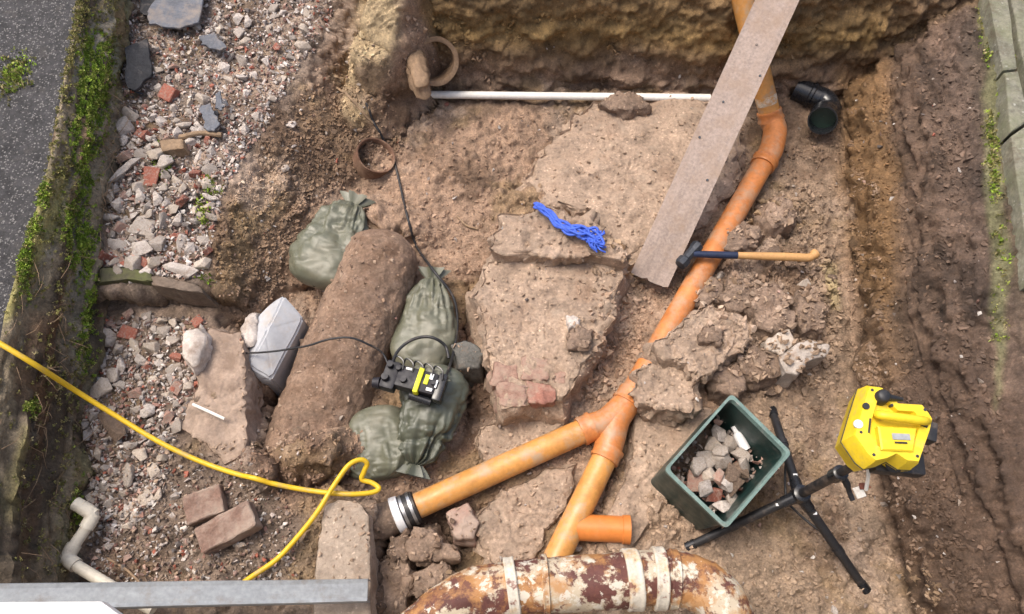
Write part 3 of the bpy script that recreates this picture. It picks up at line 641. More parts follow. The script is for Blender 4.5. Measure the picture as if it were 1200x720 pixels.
slab_piece([(1179, -40), (1260, -40), (1290, 120), (1208, 124)], ZR + .035, ep)
slab_piece([(1209, 128), (1291, 124), (1340, 330), (1248, 330)], ZR + .035, ep)
# ------------------------------------------------------------------ scatter templates
def hull_mesh(n, sc, seed, jit=.35):
    r_ = random.Random(seed); bm = bmesh.new()
    for _ in range(n):
        v = Vector((r_.gauss(0, 1), r_.gauss(0, 1), r_.gauss(0, 1))).normalized() * r_.uniform(1 - jit, 1)
        bm.verts.new((v.x * sc[0], v.y * sc[1], v.z * sc[2]))
    res = bmesh.ops.convex_hull(bm, input=bm.verts[:])
    bmesh.ops.delete(bm, geom=list({g for g in res['geom_interior'] if isinstance(g, bmesh.types.BMVert)} | {g for g in res['geom_unused'] if isinstance(g, bmesh.types.BMVert)}), context='VERTS')
    bm.verts.index_update(); return bm
def template_np(n, sc, seed):
    bm = hull_mesh(n, sc, seed); bmesh.ops.triangulate(bm, faces=bm.faces[:]); bm.verts.index_update()
    V = np.array([v.co[:] for v in bm.verts]); F = np.array([[v.index for v in f.verts] for f in bm.faces]); bm.free(); return V, F
TPL = [template_np(9, (.5, .5 * random.uniform(.6, 1), .5 * random.uniform(.4, .8)), 100 + k) for k in range(14)]
def scatter(name, P, size, cols, m, smooth=False, sink=.2):
    Vs_, Fs, Cs = [], [], []; off = 0
    n = len(P); which = rng.integers(0, len(TPL), n)
    for k, (TV, TF) in enumerate(TPL):
        I = np.where(which == k)[0]
        if not len(I): continue
        q = rng.normal(0, 1, (len(I), 4)); q /= np.linalg.norm(q, axis=1)[:, None]; w, x, y, z = q.T
        Rm = np.stack([1 - 2 * (y * y + z * z), 2 * (x * y - z * w), 2 * (x * z + y * w), 2 * (x * y + z * w), 1 - 2 * (x * x + z * z), 2 * (y * z - x * w), 2 * (x * z - y * w), 2 * (y * z + x * w), 1 - 2 * (x * x + y * y)], 1).reshape(-1, 3, 3)
        V = np.einsum('nij,vj->nvi', Rm, TV) * size[I][:, None, None] + P[I][:, None, :] + np.array([0, 0, 1]) * (size[I] * (.35 - sink))[:, None, None]
        Vs_.append(V.reshape(-1, 3)); nv = len(TV)
        Fs.append((TF[None] + (np.arange(len(I)) * nv)[:, None, None] + off).reshape(-1, 3)); off += nv * len(I)
        Cs.append(np.repeat(cols[I], nv, 0))
    return tag(link(name, mesh_np(name, np.concatenate(Vs_), np.concatenate(Fs), smooth, np.concatenate(Cs)), m), kind='stuff')
def sample(polys, n, zref, reject=None):
    out = []
    for pl, frac in polys:
        pl = np.array(pl, float); lo, hi = pl.min(0), pl.max(0); need = int(n * frac); got = []
        while sum(map(len, got)) < need:
            c = rng.uniform(lo, hi, (need * 2, 2)); got.append(c[inside(c, pl)])
        out.append(np.concatenate(got)[:need])
    S_ = np.concatenate(out)
    P = np.array([[*W(a, b, zref).xy] for a, b in S_]); z = ground_z(P[:, 0], P[:, 1])
    # one refinement so that the piece shows where it was sampled
    P = np.array([[*W(a, b, float(zz_)).xy] for (a, b), zz_ in zip(S_, z)]); z = ground_z(P[:, 0], P[:, 1])
    return np.column_stack([P, z])
PAL = np.array([[.60, .55, .50], [.52, .45, .40], [.37, .315, .28], [.42, .28, .225], [.34, .115, .075], [.22, .17, .14], [.42, .35, .29], [.14, .12, .11], [.25, .14, .11]])
def palette(n, w): return PAL[rng.choice(len(PAL), n, p=np.array(w) / sum(w))] * rng.uniform(.7, 1.2, (n, 1))
UP = [(138, 40), (165, -40), (400, -40), (395, 20), (345, 100), (300, 170), (262, 230), (245, 300), (238, 350), (125, 335), (130, 180)]
LO = [(108, 370), (240, 372), (250, 400), (225, 470), (205, 520), (190, 590), (120, 640), (100, 560), (100, 450)]
P = sample([(UP, 1)], 11000, .33); n = len(P)
scatter('rubble_gravel', P, (.007 + .026 * rng.random(n) ** 1.6) * rng.choice([1, 1, 1.4], n), palette(n, [8, 6, 4.5, 5, 2.2, 5, 5, 2.5, 3]), M['rubblecol'])
P = sample([(LO, .75), ([(110, 560), (300, 540), (340, 600), (350, 680), (100, 690)], .25)], 5000, .2); n = len(P)
scatter('rubble_gravel', P, (.007 + .026 * rng.random(n) ** 1.6) * rng.choice([1, 1, 1.4], n), palette(n, [6, 5, 4, 5, 2, 5, 5, 2.5, 3]), M['rubblecol'])
# ------------------------------------------------------------------ loose rubble, one object each
heap = [(800, 330), (850, 250), (950, 215), (975, 300), (985, 380), (970, 450), (910, 470), (850, 450), (800, 380)]
def rock_mesh(seed, sc, n=13, bev=.06):
    bm = hull_mesh(n, sc, seed)
    bmesh.ops.dissolve_limit(bm, angle_limit=R(14), verts=bm.verts[:], edges=bm.edges[:])
    bmesh.ops.bevel(bm, geom=bm.edges[:], offset=bev * min(sc), segments=1, affect='EDGES')
    me = bpy.data.meshes.new('rubble'); bm.to_mesh(me); bm.free(); return me
def brickbat(seed):
    r_ = random.Random(seed); bm = bmesh.new(); bmesh.ops.create_cube(bm, size=1)
    for v in bm.verts: v.co = Vector((v.co.x * 1.0 + r_.uniform(-.2, .2), v.co.y * .75 + r_.uniform(-.12, .12), v.co.z * .5 + r_.uniform(-.1, .1)))
    bmesh.ops.triangulate(bm, faces=bm.faces[:]); bmesh.ops.bevel(bm, geom=bm.edges[:], offset=.035, segments=1, affect='EDGES')
    me = bpy.data.meshes.new('rubble'); bm.to_mesh(me); bm.free(); return me
KN = {'whitestone': ('plaster_lump', 'white plaster lump', 'plaster'), 'greystone': ('stone', 'grey stone', 'stone'), 'beigestone': ('stone', 'beige stone', 'stone'),
      'redbrick': ('brick_fragment', 'red brick fragment', 'brick'), 'pinkbrick': ('brick_fragment', 'dusty pink brick fragment', 'brick'), 'slate': ('slate_piece', 'grey slate piece', 'slate'), 'clod': ('clod', 'brown earth clod', 'clod')}
TM = {}
for k in KN:
    L_ = []
    for i in range(7):
        if 'brick' in k: me = brickbat(i * 3 + len(k)) if i % 3 == 0 else rock_mesh(i * 7 + len(k), (.48, .36, .26), 11)
        elif k == 'slate': me = rock_mesh(i + 50, (.6, .42, .07), 16, .1)
        else: me = rock_mesh(i * 5 + len(k), (.52, .42 + .02 * i, .3 + .03 * (i % 3)), 14)
        me.materials.append(M[k]); L_.append(me)
    TM[k] = L_
placed = []; where_at = {}
def piece(px, py, size_px, k, label, group, flat=.25, rot=None, z=None, mesh=None):
    g = on_ground(px, py) if z is None else W(px, py, z)
    mpp = (g - Vector((0, 0, CAM_H))).length / FPX; s_ = size_px * mpp * (.82 if 'brick' in k else 1)
    ob = bpy.data.objects.new(KN[k][0], mesh or random.choice(TM[k])); col.objects.link(ob)
    ob.location = (g.x, g.y, g.z + s_ * .06); ob.scale = (s_, s_, s_)
    ob.rotation_euler = (random.gauss(0, flat), random.gauss(0, flat), random.uniform(0, 6.28) if rot is None else rot)
    tag(ob, label, KN[k][2], group); placed.append((g.x, g.y, s_)); where_at[ob.name] = g; return ob
SPEC = [(167, 232, 24, 'whitestone', 'chunky white plaster lump beside a red brick piece in the upper rubble'), (188, 236, 24, 'whitestone', 'broad white plaster lump in the middle of the upper rubble'),
        (180, 210, 24, 'redbrick', 'salmon red brick piece between white plaster lumps'), (205, 279, 22, 'redbrick', 'upright red brick piece above the long white plaster slab'),
        (119, 303, 26, 'redbrick', 'red brick piece standing against the mossy wall above the ledge'), (168, 291, 30, 'whitestone', 'flat bright white plaster flake above the ledge'),
        (187, 347, 22, 'greystone', 'grey cubic stone perched at the end of the dark ledge'), (150, 370, 26, 'pinkbrick', 'pinkish brick piece right under the dark ledge'),
        (180, 408, 26, 'beigestone', 'square beige stone, right one of a pair below the ledge'), (158, 410, 24, 'beigestone', 'square beige stone, left one of a pair below the ledge'),
        (151, 392, 20, 'redbrick', 'bright red brick piece behind the pair of square beige stones'), (120, 460, 30, 'beigestone', 'broad beige stone just above the yellow cable'),
        (134, 442, 26, 'greystone', 'rounded grey brown stone above the broad beige stone'), (163, 462, 28, 'pinkbrick', 'pale pink brick piece in the lower rubble'),
        (198, 463, 16, 'beigestone', 'small pale stone beside the smooth concrete strip'), (172, 433, 20, 'redbrick', 'dark red brick piece below the pair of square beige stones'),
        (146, 430, 24, 'whitestone', 'white pinkish plaster lump left of the dark red brick piece'), (200, 488, 28, 'pinkbrick', 'dusty pink brick half beside the yellow cable'),
        (90, 552, 14, 'redbrick', 'small bright red tile piece at the foot of the mossy wall'), (152, 558, 30, 'greystone', 'curved grey stone flake below the yellow cable'),
        (180, 552, 20, 'beigestone', 'oval pale stone next to the curved grey flake'), (207, 582, 14, 'whitestone', 'small white stone left of the two bricks'),
        (104, 512, 16, 'whitestone', 'white stone cube at the wall foot near the yellow cable'), (130, 640, 12, 'whitestone', 'white stone chip near the cream plastic pipe'),
        (160, 62, 16, 'redbrick', 'bright red brick bit beside the dark felt at the wall'), (203, 82, 22, 'pinkbrick', 'oval pinkish brick piece in the top rubble'),
        (200, 112, 24, 'redbrick', 'rusty red brick piece near the grey slate fragments'), (250, 104, 16, 'redbrick', 'small red brick piece above the slate fragments'),
        (163, 155, 20, 'redbrick', 'red brick piece next to a white flake by the wall'), (150, 185, 22, 'pinkbrick', 'pink brick strip by the wall above the plaster lumps'),
        (263, 83, 18, 'whitestone', 'round white stone in the top rubble'), (288, 112, 18, 'whitestone', 'white stone at the right margin of the top rubble'),
        (278, 24, 18, 'whitestone', 'white stone at the top of the rubble'), (325, 56, 18, 'redbrick', 'orange red brick bit at the rubble edge'),
        (312, 76, 18, 'whitestone', 'whitish stone beside the orange red brick bit'), (340, 148, 16, 'whitestone', 'lone white stone on the brown slope'),
        (335, 200, 14, 'greystone', 'lone grey pebble on the brown slope'), (523, 123, 14, 'redbrick', 'red brick bit lying beside the white rod'),
        (533, 568, 16, 'beigestone', 'small pale stone between the sandbag and the orange pipe'), (234, 379, 18, 'redbrick', 'orange red tile piece on top of the white lump'),
        (977, 716, 12, 'whitestone', 'small white round stone on the bare floor below the tripod'), (1088, 716, 12, 'whitestone', 'small white round stone at the foot of the right bank'),
        (675, 640, 16, 'whitestone', 'round white stone beneath the short orange stub pipe'), (455, 660, 14, 'whitestone', 'white oblong stone in the hollow by the path edge'),
        (633, 585, 12, 'whitestone', 'white flake lying on the slab in the pipe fork'), (1110, 448, 9, 'whitestone', 'tiny white stone on the right bank')]
import re
MARKS = []
for (px, py, sz, k, lb) in SPEC:
    o_ = piece(px, py, sz, k, lb, None)
    MARKS.append((o_.location.copy(), re.split(r', | in | beside | between | above | against | perched | right | behind | just | below | left | at | next | near | on | by | lying | beneath ', lb)[0]))
ob = piece(212, 318, 58, 'whitestone', 'long white plaster slab lying above the brown ledge', None, flat=.1, rot=-.35, mesh=rock_mesh(78, (.55, .16, .12), 16)); ob.data.materials.append(M['whitestone'])
ob = piece(148, 205, 50, 'whitestone', 'long pinkish white plaster strip along the mossy wall', None, flat=.15, rot=1.0, mesh=rock_mesh(79, (.55, .13, .12), 16)); ob.data.materials.append(M['whitestone'])
ob = piece(138, 505, 62, 'slate', 'long brown stone slab leaning under the yellow cable', None, flat=.1, rot=-.75, mesh=rock_mesh(80, (.55, .17, .10), 18)); ob.data.materials.append(M['clod'])
def strew(poly, n, kinds, szr, where, group, mind=.8):
    c = 0; tries = 0; pl = np.array(poly, float); lo, hi = pl.min(0), pl.max(0); ks = [k for k, w in kinds]; ws = [w for k, w in kinds]
    while c < n and tries < n * 40:
        tries += 1; px, py = rng.uniform(lo, hi)
        if not inside(np.array([[px, py]]), pl)[0]: continue
        sz = random.uniform(*szr) * random.choice([.8, 1, 1.2]); g = on_ground(px, py); s_ = sz * 3.2 / FPX
        if any((g.x - a) ** 2 + (g.y - b) ** 2 < (mind * .5 * (s_ + q)) ** 2 for a, b, q in placed): continue
        k = random.choices(ks, ws)[0]; f_ = (sz - szr[0]) / (szr[1] - szr[0]); adj = 'small ' if f_ < .25 else ('large ' if f_ > .8 else '')
        mk_ = min(MARKS, key=lambda q: (q[0] - g).length); near = ' lying near the ' + mk_[1] if (mk_[0] - g).length < .3 else ''
        lb_ = adj + KN[k][1] + (near + ' ' + where.split(' beside ')[0].replace('strewn ', '').replace(' at the top of the brown slope', '').replace(' below the ledge', '') if near else ' ' + where)
        piece(px, py, sz * (.72 if 'brick' in k else 1), k, ' '.join(lb_.split()[:16]), group, flat=.45); c += 1
strew([(135, 130), (250, 150), (262, 200), (245, 300), (235, 345), (130, 325), (125, 200)], 105, [('whitestone', 6), ('redbrick', 2.2), ('pinkbrick', 2.4), ('greystone', 3), ('beigestone', 4)], (14, 30), 'strewn in the upper rubble beside the mossy wall', 'loose pieces of the upper rubble', .58)
strew([(170, 40), (240, 30), (395, -10), (340, 100), (300, 165), (250, 150), (160, 150), (160, 80)], 70, [('whitestone', 4), ('redbrick', 1.2), ('pinkbrick', 2), ('greystone', 4), ('beigestone', 4), ('slate', 1)], (9, 18), 'in the finer rubble at the top of the brown slope', 'loose pieces of the fine rubble')
strew(LO, 85, [('whitestone', 4), ('redbrick', 1.2), ('pinkbrick', 2), ('greystone', 4), ('beigestone', 5)], (12, 24), 'in the lower rubble below the ledge', 'loose pieces of the lower rubble', .62)
strew(heap, 26, [('clod', 9), ('beigestone', 1)], (12, 24), 'in the clod heap beside the orange pipe', 'clods heaped beside the orange pipe', .7)
strew([(440, 605), (570, 600), (560, 700), (470, 720), (440, 720)], 4, [('clod', 8), ('greystone', 1)], (10, 18), 'in the hollow under the left branch pipe', 'clods in the hollow')
# slates and felt at the top
def sheet(name, px, z, dz, m, label, cat, tilt=0, par=None):
    pl0 = [W(p[0], p[1], z) for p in px]; pl = []
    for k in range(len(pl0)):
        a_, b_ = pl0[k], pl0[(k + 1) % len(pl0)]
        for q_ in range(5): pl.append(a_.lerp(b_, q_ / 5) + Vector((random.gauss(0, .0035), random.gauss(0, .0035), 0)))
    x = MB(); x.prism([(p.x, p.y) for p in pl], z - dz, z, .003); ob = x.build(name, m, par)
    cx = sum(p.x for p in pl) / len(pl); cy = sum(p.y for p in pl) / len(pl)
    for v in ob.data.vertices: v.co.z += (v.co.x - cx) * tilt
    if label: tag(ob, label, cat)
    return ob
sheet('slate_sheet', [(162, -20), (200, -20), (190, 5), (172, 18), (163, 14)], .375, .012, M['darkfelt'], 'nearly black felt sheet piece against the wall at the top', 'felt', .1)
sheet('slate_sheet', [(196, -20), (238, -20), (232, 24), (210, 32), (176, 30), (174, 16)], .39, .012, M['slate'], 'large dark slate sheet at the top of the rubble', 'slate', -.1)
sheet('slate_sheet', [(150, 60), (172, 44), (176, 80), (160, 104), (148, 104)], .38, .014, M['darkfelt'], 'black felt scrap standing at the wall foot', 'felt', -.4)
sheet('slate_piece', [(232, 40), (250, 38), (268, 58), (258, 62), (236, 50)], .375, .01, M['slate'], 'narrow grey slate shard in the top rubble', 'slate', .2)
sheet('slate_piece', [(232, 126), (246, 120), (252, 134), (258, 145), (252, 154), (240, 152), (238, 138)], .375, .009, M['slate'], 'pale blue grey slate fragment, larger one of a touching pair', 'slate', .1)
sheet('slate_piece', [(252, 110), (259, 106), (262, 124), (258, 129), (252, 126)], .385, .009, M['slate'], 'pale blue grey slate fragment, smaller one of a touching pair', 'slate', .1)
a = on_ground(214, 167); b = on_ground(264, 166)
tag(MB().tube(catmull([a + Vector((0, 0, .02)), (a + b) / 2 + Vector((0, .01, .03)), b + Vector((0, 0, .02))], 5), .012, 8).build('stick', M['stick'], None, True), 'pale broken stick lying across the upper rubble', 'stick')
a = on_ground(186, 170)
chunk('wood_block', [(186, 164), (214, 162), (216, 174), (190, 178)], a.z + .045, a.z - .02, M['stick'], 'brown splintered wood block beside the pale stick', 'wood', rough=.005, seed=50, na=40, nr=8, edge=.006)
for (p0, p1, lb, zz_) in [((226, 474), (263, 491), 'thin white plastic strip on the smooth concrete strip', .236)]:
    a, b = W(*p0, zz_), W(*p1, zz_); a.z = b.z = .236
    tag(MB().tube([a, (a + b) / 2 + Vector((0, 0, .004)), b], .006, 6).build('plastic_strip', M['white'], None, True), lb, 'strip')

# two whole bricks
def brick(px, py, rz, L_, label, z_add=0, tilt=(0, 0)):
    g = on_ground(px, py); bm = bmesh.new(); bmesh.ops.create_cube(bm, size=1)
    for v in bm.verts: v.co = Vector((v.co.x * L_, v.co.y * .105, v.co.z * .068))
    bmesh.ops.bevel(bm, geom=bm.edges[:], offset=.004, segments=1, affect='EDGES'); bmesh.ops.subdivide_edges(bm, edges=[e for e in bm.edges if e.calc_length() > .03], cuts=8, use_grid_fill=True)
    A = np.array([v.co[:] for v in bm.verts]); o = px
    D = np.stack([fbm(A, 16, 3, off=o + k) for k in (1, 8, 15)], 1) * .008 + np.stack([fbm(A, 50, 3, off=o + k) for k in (1, 8, 15)], 1) * .004
    for v, d in zip(bm.verts, D): v.co += Vector(d)
    me = bpy.data.meshes.new('brick'); bm.to_mesh(me); bm.free()
    ob = link('brick', me, M['brick']); ob.location = (g.x, g.y, g.z + .035 + z_add); ob.rotation_euler = (tilt[0], tilt[1], rz); return tag(ob, label, 'brick')
brick(246, 594, .35, .14, 'broken half brick behind the whole brick in the lower rubble', .0, (.1, .05))
brick(275, 622, .5, .215, 'whole dusty pink brick lying beside the half brick', .02, (-.1, -.08))

# ------------------------------------------------------------------ bomb
def lathe_np(p0, p1, prof, seg, amp, fr, name, m, parent=None, seed=0, up=None):
    p0, p1 = Vector(p0), Vector(p1); ax_ = (p1 - p0); L_ = ax_.length; ax_.normalize(); u = ax_.orthogonal().normalized(); w = ax_.cross(u)
    t_ = np.array([q[0] for q in prof]); r_ = np.array([q[1] for q in prof]); n = len(prof)
    a = np.linspace(0, 2 * math.pi, seg, endpoint=False)
    V = (np.array(p0)[None, None] + t_[:, None, None] * np.array(ax_) + r_[:, None, None] * (np.cos(a)[None, :, None] * np.array(u) + np.sin(a)[None, :, None] * np.array(w)))
    Nn = (np.cos(a)[None, :, None] * np.array(u) + np.sin(a)[None, :, None] * np.array(w)) * np.ones((n, 1, 1))
    V = V.reshape(-1, 3); Nn = Nn.reshape(-1, 3)
    d = amp * (1.0 * fbm(V, fr, 3, off=seed) + .55 * fbm(V, fr * 3.5, 3, off=seed + 4) + .3 * np.maximum(0, ridge(V, fr * 5, 2, off=seed + 8)))
    V = V + Nn * (d * np.minimum(1, np.repeat(r_, seg) / .05))[:, None]
    ii = np.arange(n * seg).reshape(n, seg); jj = np.roll(ii, -1, 1)
    F = np.stack([ii[:-1], jj[:-1], jj[1:], ii[1:]], -1).reshape(-1, 4)
    return link(name, mesh_np(name, V, F), m, parent)
b0 = W(338, 548, .12); b1 = W(458, 272, .15); b0.z = -.05; b1.z = .13
RB = .192; ax_ = (b1 - b0); LB = ax_.length
bm_e = empty('unexploded_bomb', (b0 + b1) / 2 - Vector((0, 0, .12)), 'large mud caked unexploded bomb half buried between sandbags', 'bomb')
pf = []
for t_ in np.linspace(0, LB, 180):
    f = t_ / LB; r_ = RB * (1 - .03 * f - .14 * max(0, (f - .6) / .4) ** 1.5)
    e1 = (f - .86) / .14
    if e1 > 0: r_ *= math.sqrt(max(0, 1 - (e1 * .96) ** 2.2))
    e0 = (.03 - f) / .03
    if e0 > 0: r_ *= math.sqrt(max(0, 1 - (e0 * .995) ** 2.2))
    pf.append((t_, max(r_, .004)))
lathe_np(b0, b1, pf, 170, .014, 6, 'body', M['bomb'], bm_e, 3)

bpy.context.view_layer.update(); _dg = bpy.context.evaluated_depsgraph_get()
def drop(P):
    global on_thing
    out = P.copy(); ot = np.zeros(len(P), bool)
    for k in range(len(P)):
        hit, loc, nn_, fi, ob_, mx = scn.ray_cast(_dg, Vector((P[k, 0], P[k, 1], 2.0)), Vector((0, 0, -1)))
        if hit:
            out[k, 2] = loc.z
            nm = ob_.name; ot[k] = not nm.startswith('ground')
            if (nm.startswith('concrete_path') and random.random() < .6) or nm.startswith('brick') or (nm.startswith('body') and random.random() < .7) or nn_.z < .25 or (ot[k] and random.random() < .6): out[k, 2] = -9
    ok = out[:, 2] > -5; on_thing = ot[ok]; return out[ok]
# crumbs of earth all over the pit floor and banks
FL = [(480, 130), (840, 120), (990, 130), (1000, 420), (1060, 715), (440, 718), (430, 560), (290, 560), (300, 400), (340, 250), (430, 180)]
SL = [(300, 180), (350, 100), (420, 30), (470, 100), (430, 200), (350, 250), (320, 350), (250, 360), (250, 260)]
RT = [(985, 60), (1140, -10), (1165, 400), (1200, 720), (1060, 720), (1000, 400)]
BK = [(470, 95), (480, 10), (880, 10), (990, 40), (980, 110)]
P = sample([(FL, .62), (SL, .18), (RT, .14), ([(110, 520), (430, 520), (430, 690), (110, 690)], .12)], 30000, .03); P = drop(P); n = len(P)
cc = soil_at(P[:, 0], P[:, 1]); cc[on_thing] = (.36, .26, .185); cc = cc * rng.uniform(.88, 1.2, (n, 1)); lt = rng.random(n) < .035; cc[lt] = palette(int(lt.sum()), [4, 4, 3, 2, .6, 2, 4, 1, 1]) * .85
scatter('soil_crumbs', P, .006 + .030 * rng.random(n) ** 2.6, np.clip(cc, .02, .6), M['crumb'])
P = sample([(heap, .7), ([(440, 610), (570, 600), (560, 720), (440, 720)], .04), ([(690, 310), (760, 320), (740, 470), (680, 470)], .18)], 2600, .06); P = drop(P); n = len(P)
scatter('soil_lumps', P, .018 + .045 * rng.random(n) ** 2, np.clip(soil_at(P[:, 0], P[:, 1]) * rng.uniform(.8, 1.25, (n, 1)), .02, .5), M['crumb'])

def in_poly(pl, n):
    pl = np.array(pl, float); lo, hi = pl.min(0), pl.max(0); got = np.zeros((0, 2))
    while len(got) < n:
        c = rng.uniform(lo, hi, (n * 2, 2)); got = np.concatenate([got, c[inside(c, pl)]])
    return got[:n]
P = np.array([on_ground(a, b)[:] for a, b in np.concatenate([in_poly(RT, 3200), in_poly(BK, 1700), in_poly(SL, 900)])]); n = len(P)
cc = soil_at(P[:, 0], P[:, 1]) * rng.uniform(.7, 1.5, (n, 1)); lt = rng.random(n) < .03; cc[lt] = palette(int(lt.sum()), [2, 3, 3, 2, .5, 3, 3, 2, 1]) * .8
scatter('bank_lumps', P, .012 + .042 * rng.random(n) ** 2.4, np.clip(cc, .02, .55), M['crumb'], sink=.35)
bp_ = []
while len(bp_) < 260:
    f_, t_ = rng.random(), rng.normal(0, .5); c_ = b0.lerp(b1, f_ * .9); ax2 = (b1 - b0).normalized(); sd2 = ax2.cross(Vector((0, 0, 1))).normalized(); up2 = sd2.cross(ax2)
    if vnoise(np.array([[f_ * .9, t_ * .3, 0.]]), 9)[0] > -.1: bp_.append((c_ + (sd2 * math.sin(t_) + up2 * math.cos(t_)) * RB * .985)[:])
bp_ = np.array(bp_); scatter('mud_crust', bp_, .008 + .022 * rng.random(len(bp_)) ** 2, np.array([.25, .165, .11]) * rng.uniform(.75, 1.35, (len(bp_), 1)), M['crumb'], sink=.4)
# ------------------------------------------------------------------ sandbags
def sandbag(c0, c1, width, height, m, label, neck=1, seed=0, wr=1.0, roll=0.0, lift=0.0):
    """c0 -> c1: bottom end to tied end, photo points with heights"""
    a, b = Vector(c0), Vector(c1); ax_ = b - a; L_ = ax_.length; ax_.normalize()
    side = ax_.cross(Vector((0, 0, 1))).normalized(); side = Quaternion(ax_, roll) @ side; upv = side.cross(ax_).normalized()
    ns, nt = 84, 96; V = []; wts = []; Nn = []
    for i in range(ns + 1):
        s_ = -1 + 2 * i / ns; f = (s_ + 1) / 2
        r0 = (1 - abs(min(0, s_)) ** 3.6) ** .42 if s_ < 0 else 1
        nk = 1 - .80 * float(sstep(.25, 1.0, np.array(f))) * .62 if neck else 1
        e2 = (max(0, s_)) ; r1 = (1 - e2 ** 5) ** .5 if e2 > 0 else 1
        r_ = max(.02, r0 * r1 * nk)
        for k in range(nt):
            th = 2 * math.pi * k / nt; cx, sz_ = math.cos(th), math.sin(th)
            cxx = math.copysign(abs(cx) ** .8, cx); szz = math.copysign(abs(sz_) ** .9, sz_)
            hh = height * (r_ ** .75) * (1 if sz_ > 0 else .6)
            nrm_ = (side * cx + upv * sz_)
            V.append(a + ax_ * (L_ * f) + side * (cxx * width * .5 * r_) + upv * (szz * hh * .5)); Nn.append(nrm_); wts.append((f, th))
    V = np.array(V); Nn = np.array(Nn); wts = np.array(wts); f, th = wts.T
    n1 = fbm(V, 7, 3, off=seed); fold = ridge(np.stack([np.cos(th) * 1.6, np.sin(th) * 1.6, f * .8], 1) * 1.0, 2.6, 3, off=seed + 3)
    cr = np.abs(ridge(V + n1[:, None] * .03, 12, 3, off=seed + 6)) ** 1.5
    d = .026 * n1 + wr * (.042 * (fold - .3) * sstep(.25, .9, f) + -.026 * (cr - .2) * (.45 + .65 * sstep(.1, .8, f)))
    V = V + Nn * (d * (.25 + .75 * sstep(0, .06, f)) * (.3 + .7 * sstep(1.0, .93, f)))[:, None]
    ii = np.arange((ns + 1) * nt).reshape(ns + 1, nt); jj = np.roll(ii, -1, 1)
    F = np.stack([ii[:-1], jj[:-1], jj[1:], ii[1:]], -1).reshape(-1, 4)
    e = empty('sandbag', (a + b) / 2 - Vector((0, 0, height * .3)), label, 'sandbag', 'sandbags packed round the bomb')
    link('bag', mesh_np('bag', V, F), m, e)
    if neck:      # gathered mouth of the bag
        x = MB(); nf = 22; base = b - ax_ * .012; VV = []; FF = []
        for q in range(3):
            for k in range(nf + 1):
                t_ = k / nf; an = t_ * 2 * math.pi; pl = (.018, .045, .062)[q] * (1 + .35 * math.sin(an * 7 + seed)) * width / .3
                VV.append(base + ax_ * ((0, .03, .055)[q]) + side * (math.cos(an) * pl) + upv * (math.sin(an) * pl * .55))
        for q in range(2):
            for k in range(nf): FF.append((q * (nf + 1) + k, q * (nf + 1) + k + 1, (q + 1) * (nf + 1) + k + 1, (q + 1) * (nf + 1) + k))
        x.add(VV, FF); x.build('gathered_mouth', m, e, True, 80)
    return e
sandbag(W(368, 336, .14), W(415, 240, .14), .35, .2, M['sandbag'], 'olive sandbag with crumpled neck lying at the upper left flank of the bomb', seed=1)
sandbag(W(492, 440, .06), W(507, 326, .1), .30, .17, M['sandbag'], 'smooth olive sandbag at the right flank of the bomb, above the black device', seed=2, wr=.7, neck=1)
sandbag(W(440, 478, .05), W(452, 562, .05), .29, .18, M['sandbag'], 'rounded pale olive sandbag lowest at the bomb, beside the yellow cable loop', seed=3, wr=.6, neck=0)
sandbag(W(517, 428, .14), W(486, 545, .09), .30, .18, M['sandbag_dk'], 'dark crumpled sandbag with its tied neck towards the orange pipe, under the black device', seed=4, wr=1.25)

# pale grey sack
def soft_poly(name, top, zb, m, parent, sub=3, seed=0, amp=.006):
    n = len(top); bm = bmesh.new(); tv = [bm.verts.new(p) for p in top['v']] ; return None
def sack():
    P_ = {k: W(*v) for k, v in {'A': (333, 346, .22), 'B': (356, 373, .16), 'C': (318, 446, .12), 'D': (302, 446, .10), 'E': (291, 428, .17), 'F': (288, 405, .10), 'G': (300, 372, .16), 'H': (318, 354, .17),
                                 'I': (313, 390, .215)}.items()}
    bm = bmesh.new(); vt = {k: bm.verts.new(v) for k, v in P_.items()}
    vb = {k: bm.verts.new((v.x, v.y, -.08)) for k, v in P_.items() if k != 'I'}
    for f in ('ABI', 'BCI', 'CEI', 'CDE', 'DFE', 'EFG', 'EGI', 'GHI', 'HAI'): bm.faces.new([vt[c] for c in f])
    ring = 'ABCDFGHA'
    for i in range(7): bm.faces.new([vt[ring[i]], vb[ring[i]], vb[ring[i + 1]], vt[ring[i + 1]]])
    bmesh.ops.recalc_face_normals(bm, faces=bm.faces[:])
    bmesh.ops.bevel(bm, geom=bm.edges[:], offset=.008, segments=2, affect='EDGES')
    bmesh.ops.triangulate(bm, faces=bm.faces[:]); bmesh.ops.subdivide_edges(bm, edges=[e for e in bm.edges if e.calc_length() > .03], cuts=4, use_grid_fill=True)
    A = np.array([v.co[:] for v in bm.verts]); D = np.stack([fbm(A, 9, 3, off=k) for k in (1, 8, 15)], 1) * .008
    for v, d in zip(bm.verts, D): v.co += Vector(d)
    me = bpy.data.meshes.new('sack'); bm.to_mesh(me); bm.free(); me.polygons.foreach_set('use_smooth', [True] * len(me.polygons)); me.set_sharp_from_angle(angle=R(35))
    e = empty('folded_sack', W(318, 400, 0), 'pale grey folded sack wedged against the left flank of the bomb', 'sack')
    link('sack_body', me, M['sack'], e)
    chunk('folded_flap', [(284, 385), (290, 367), (303, 362), (306, 376), (298, 400), (287, 402)], .18, -.02, M['whitestone'], None, None, rough=.01, seed=71, na=48, nr=10, crown=.02, edge=.02, parent=e)
sack()

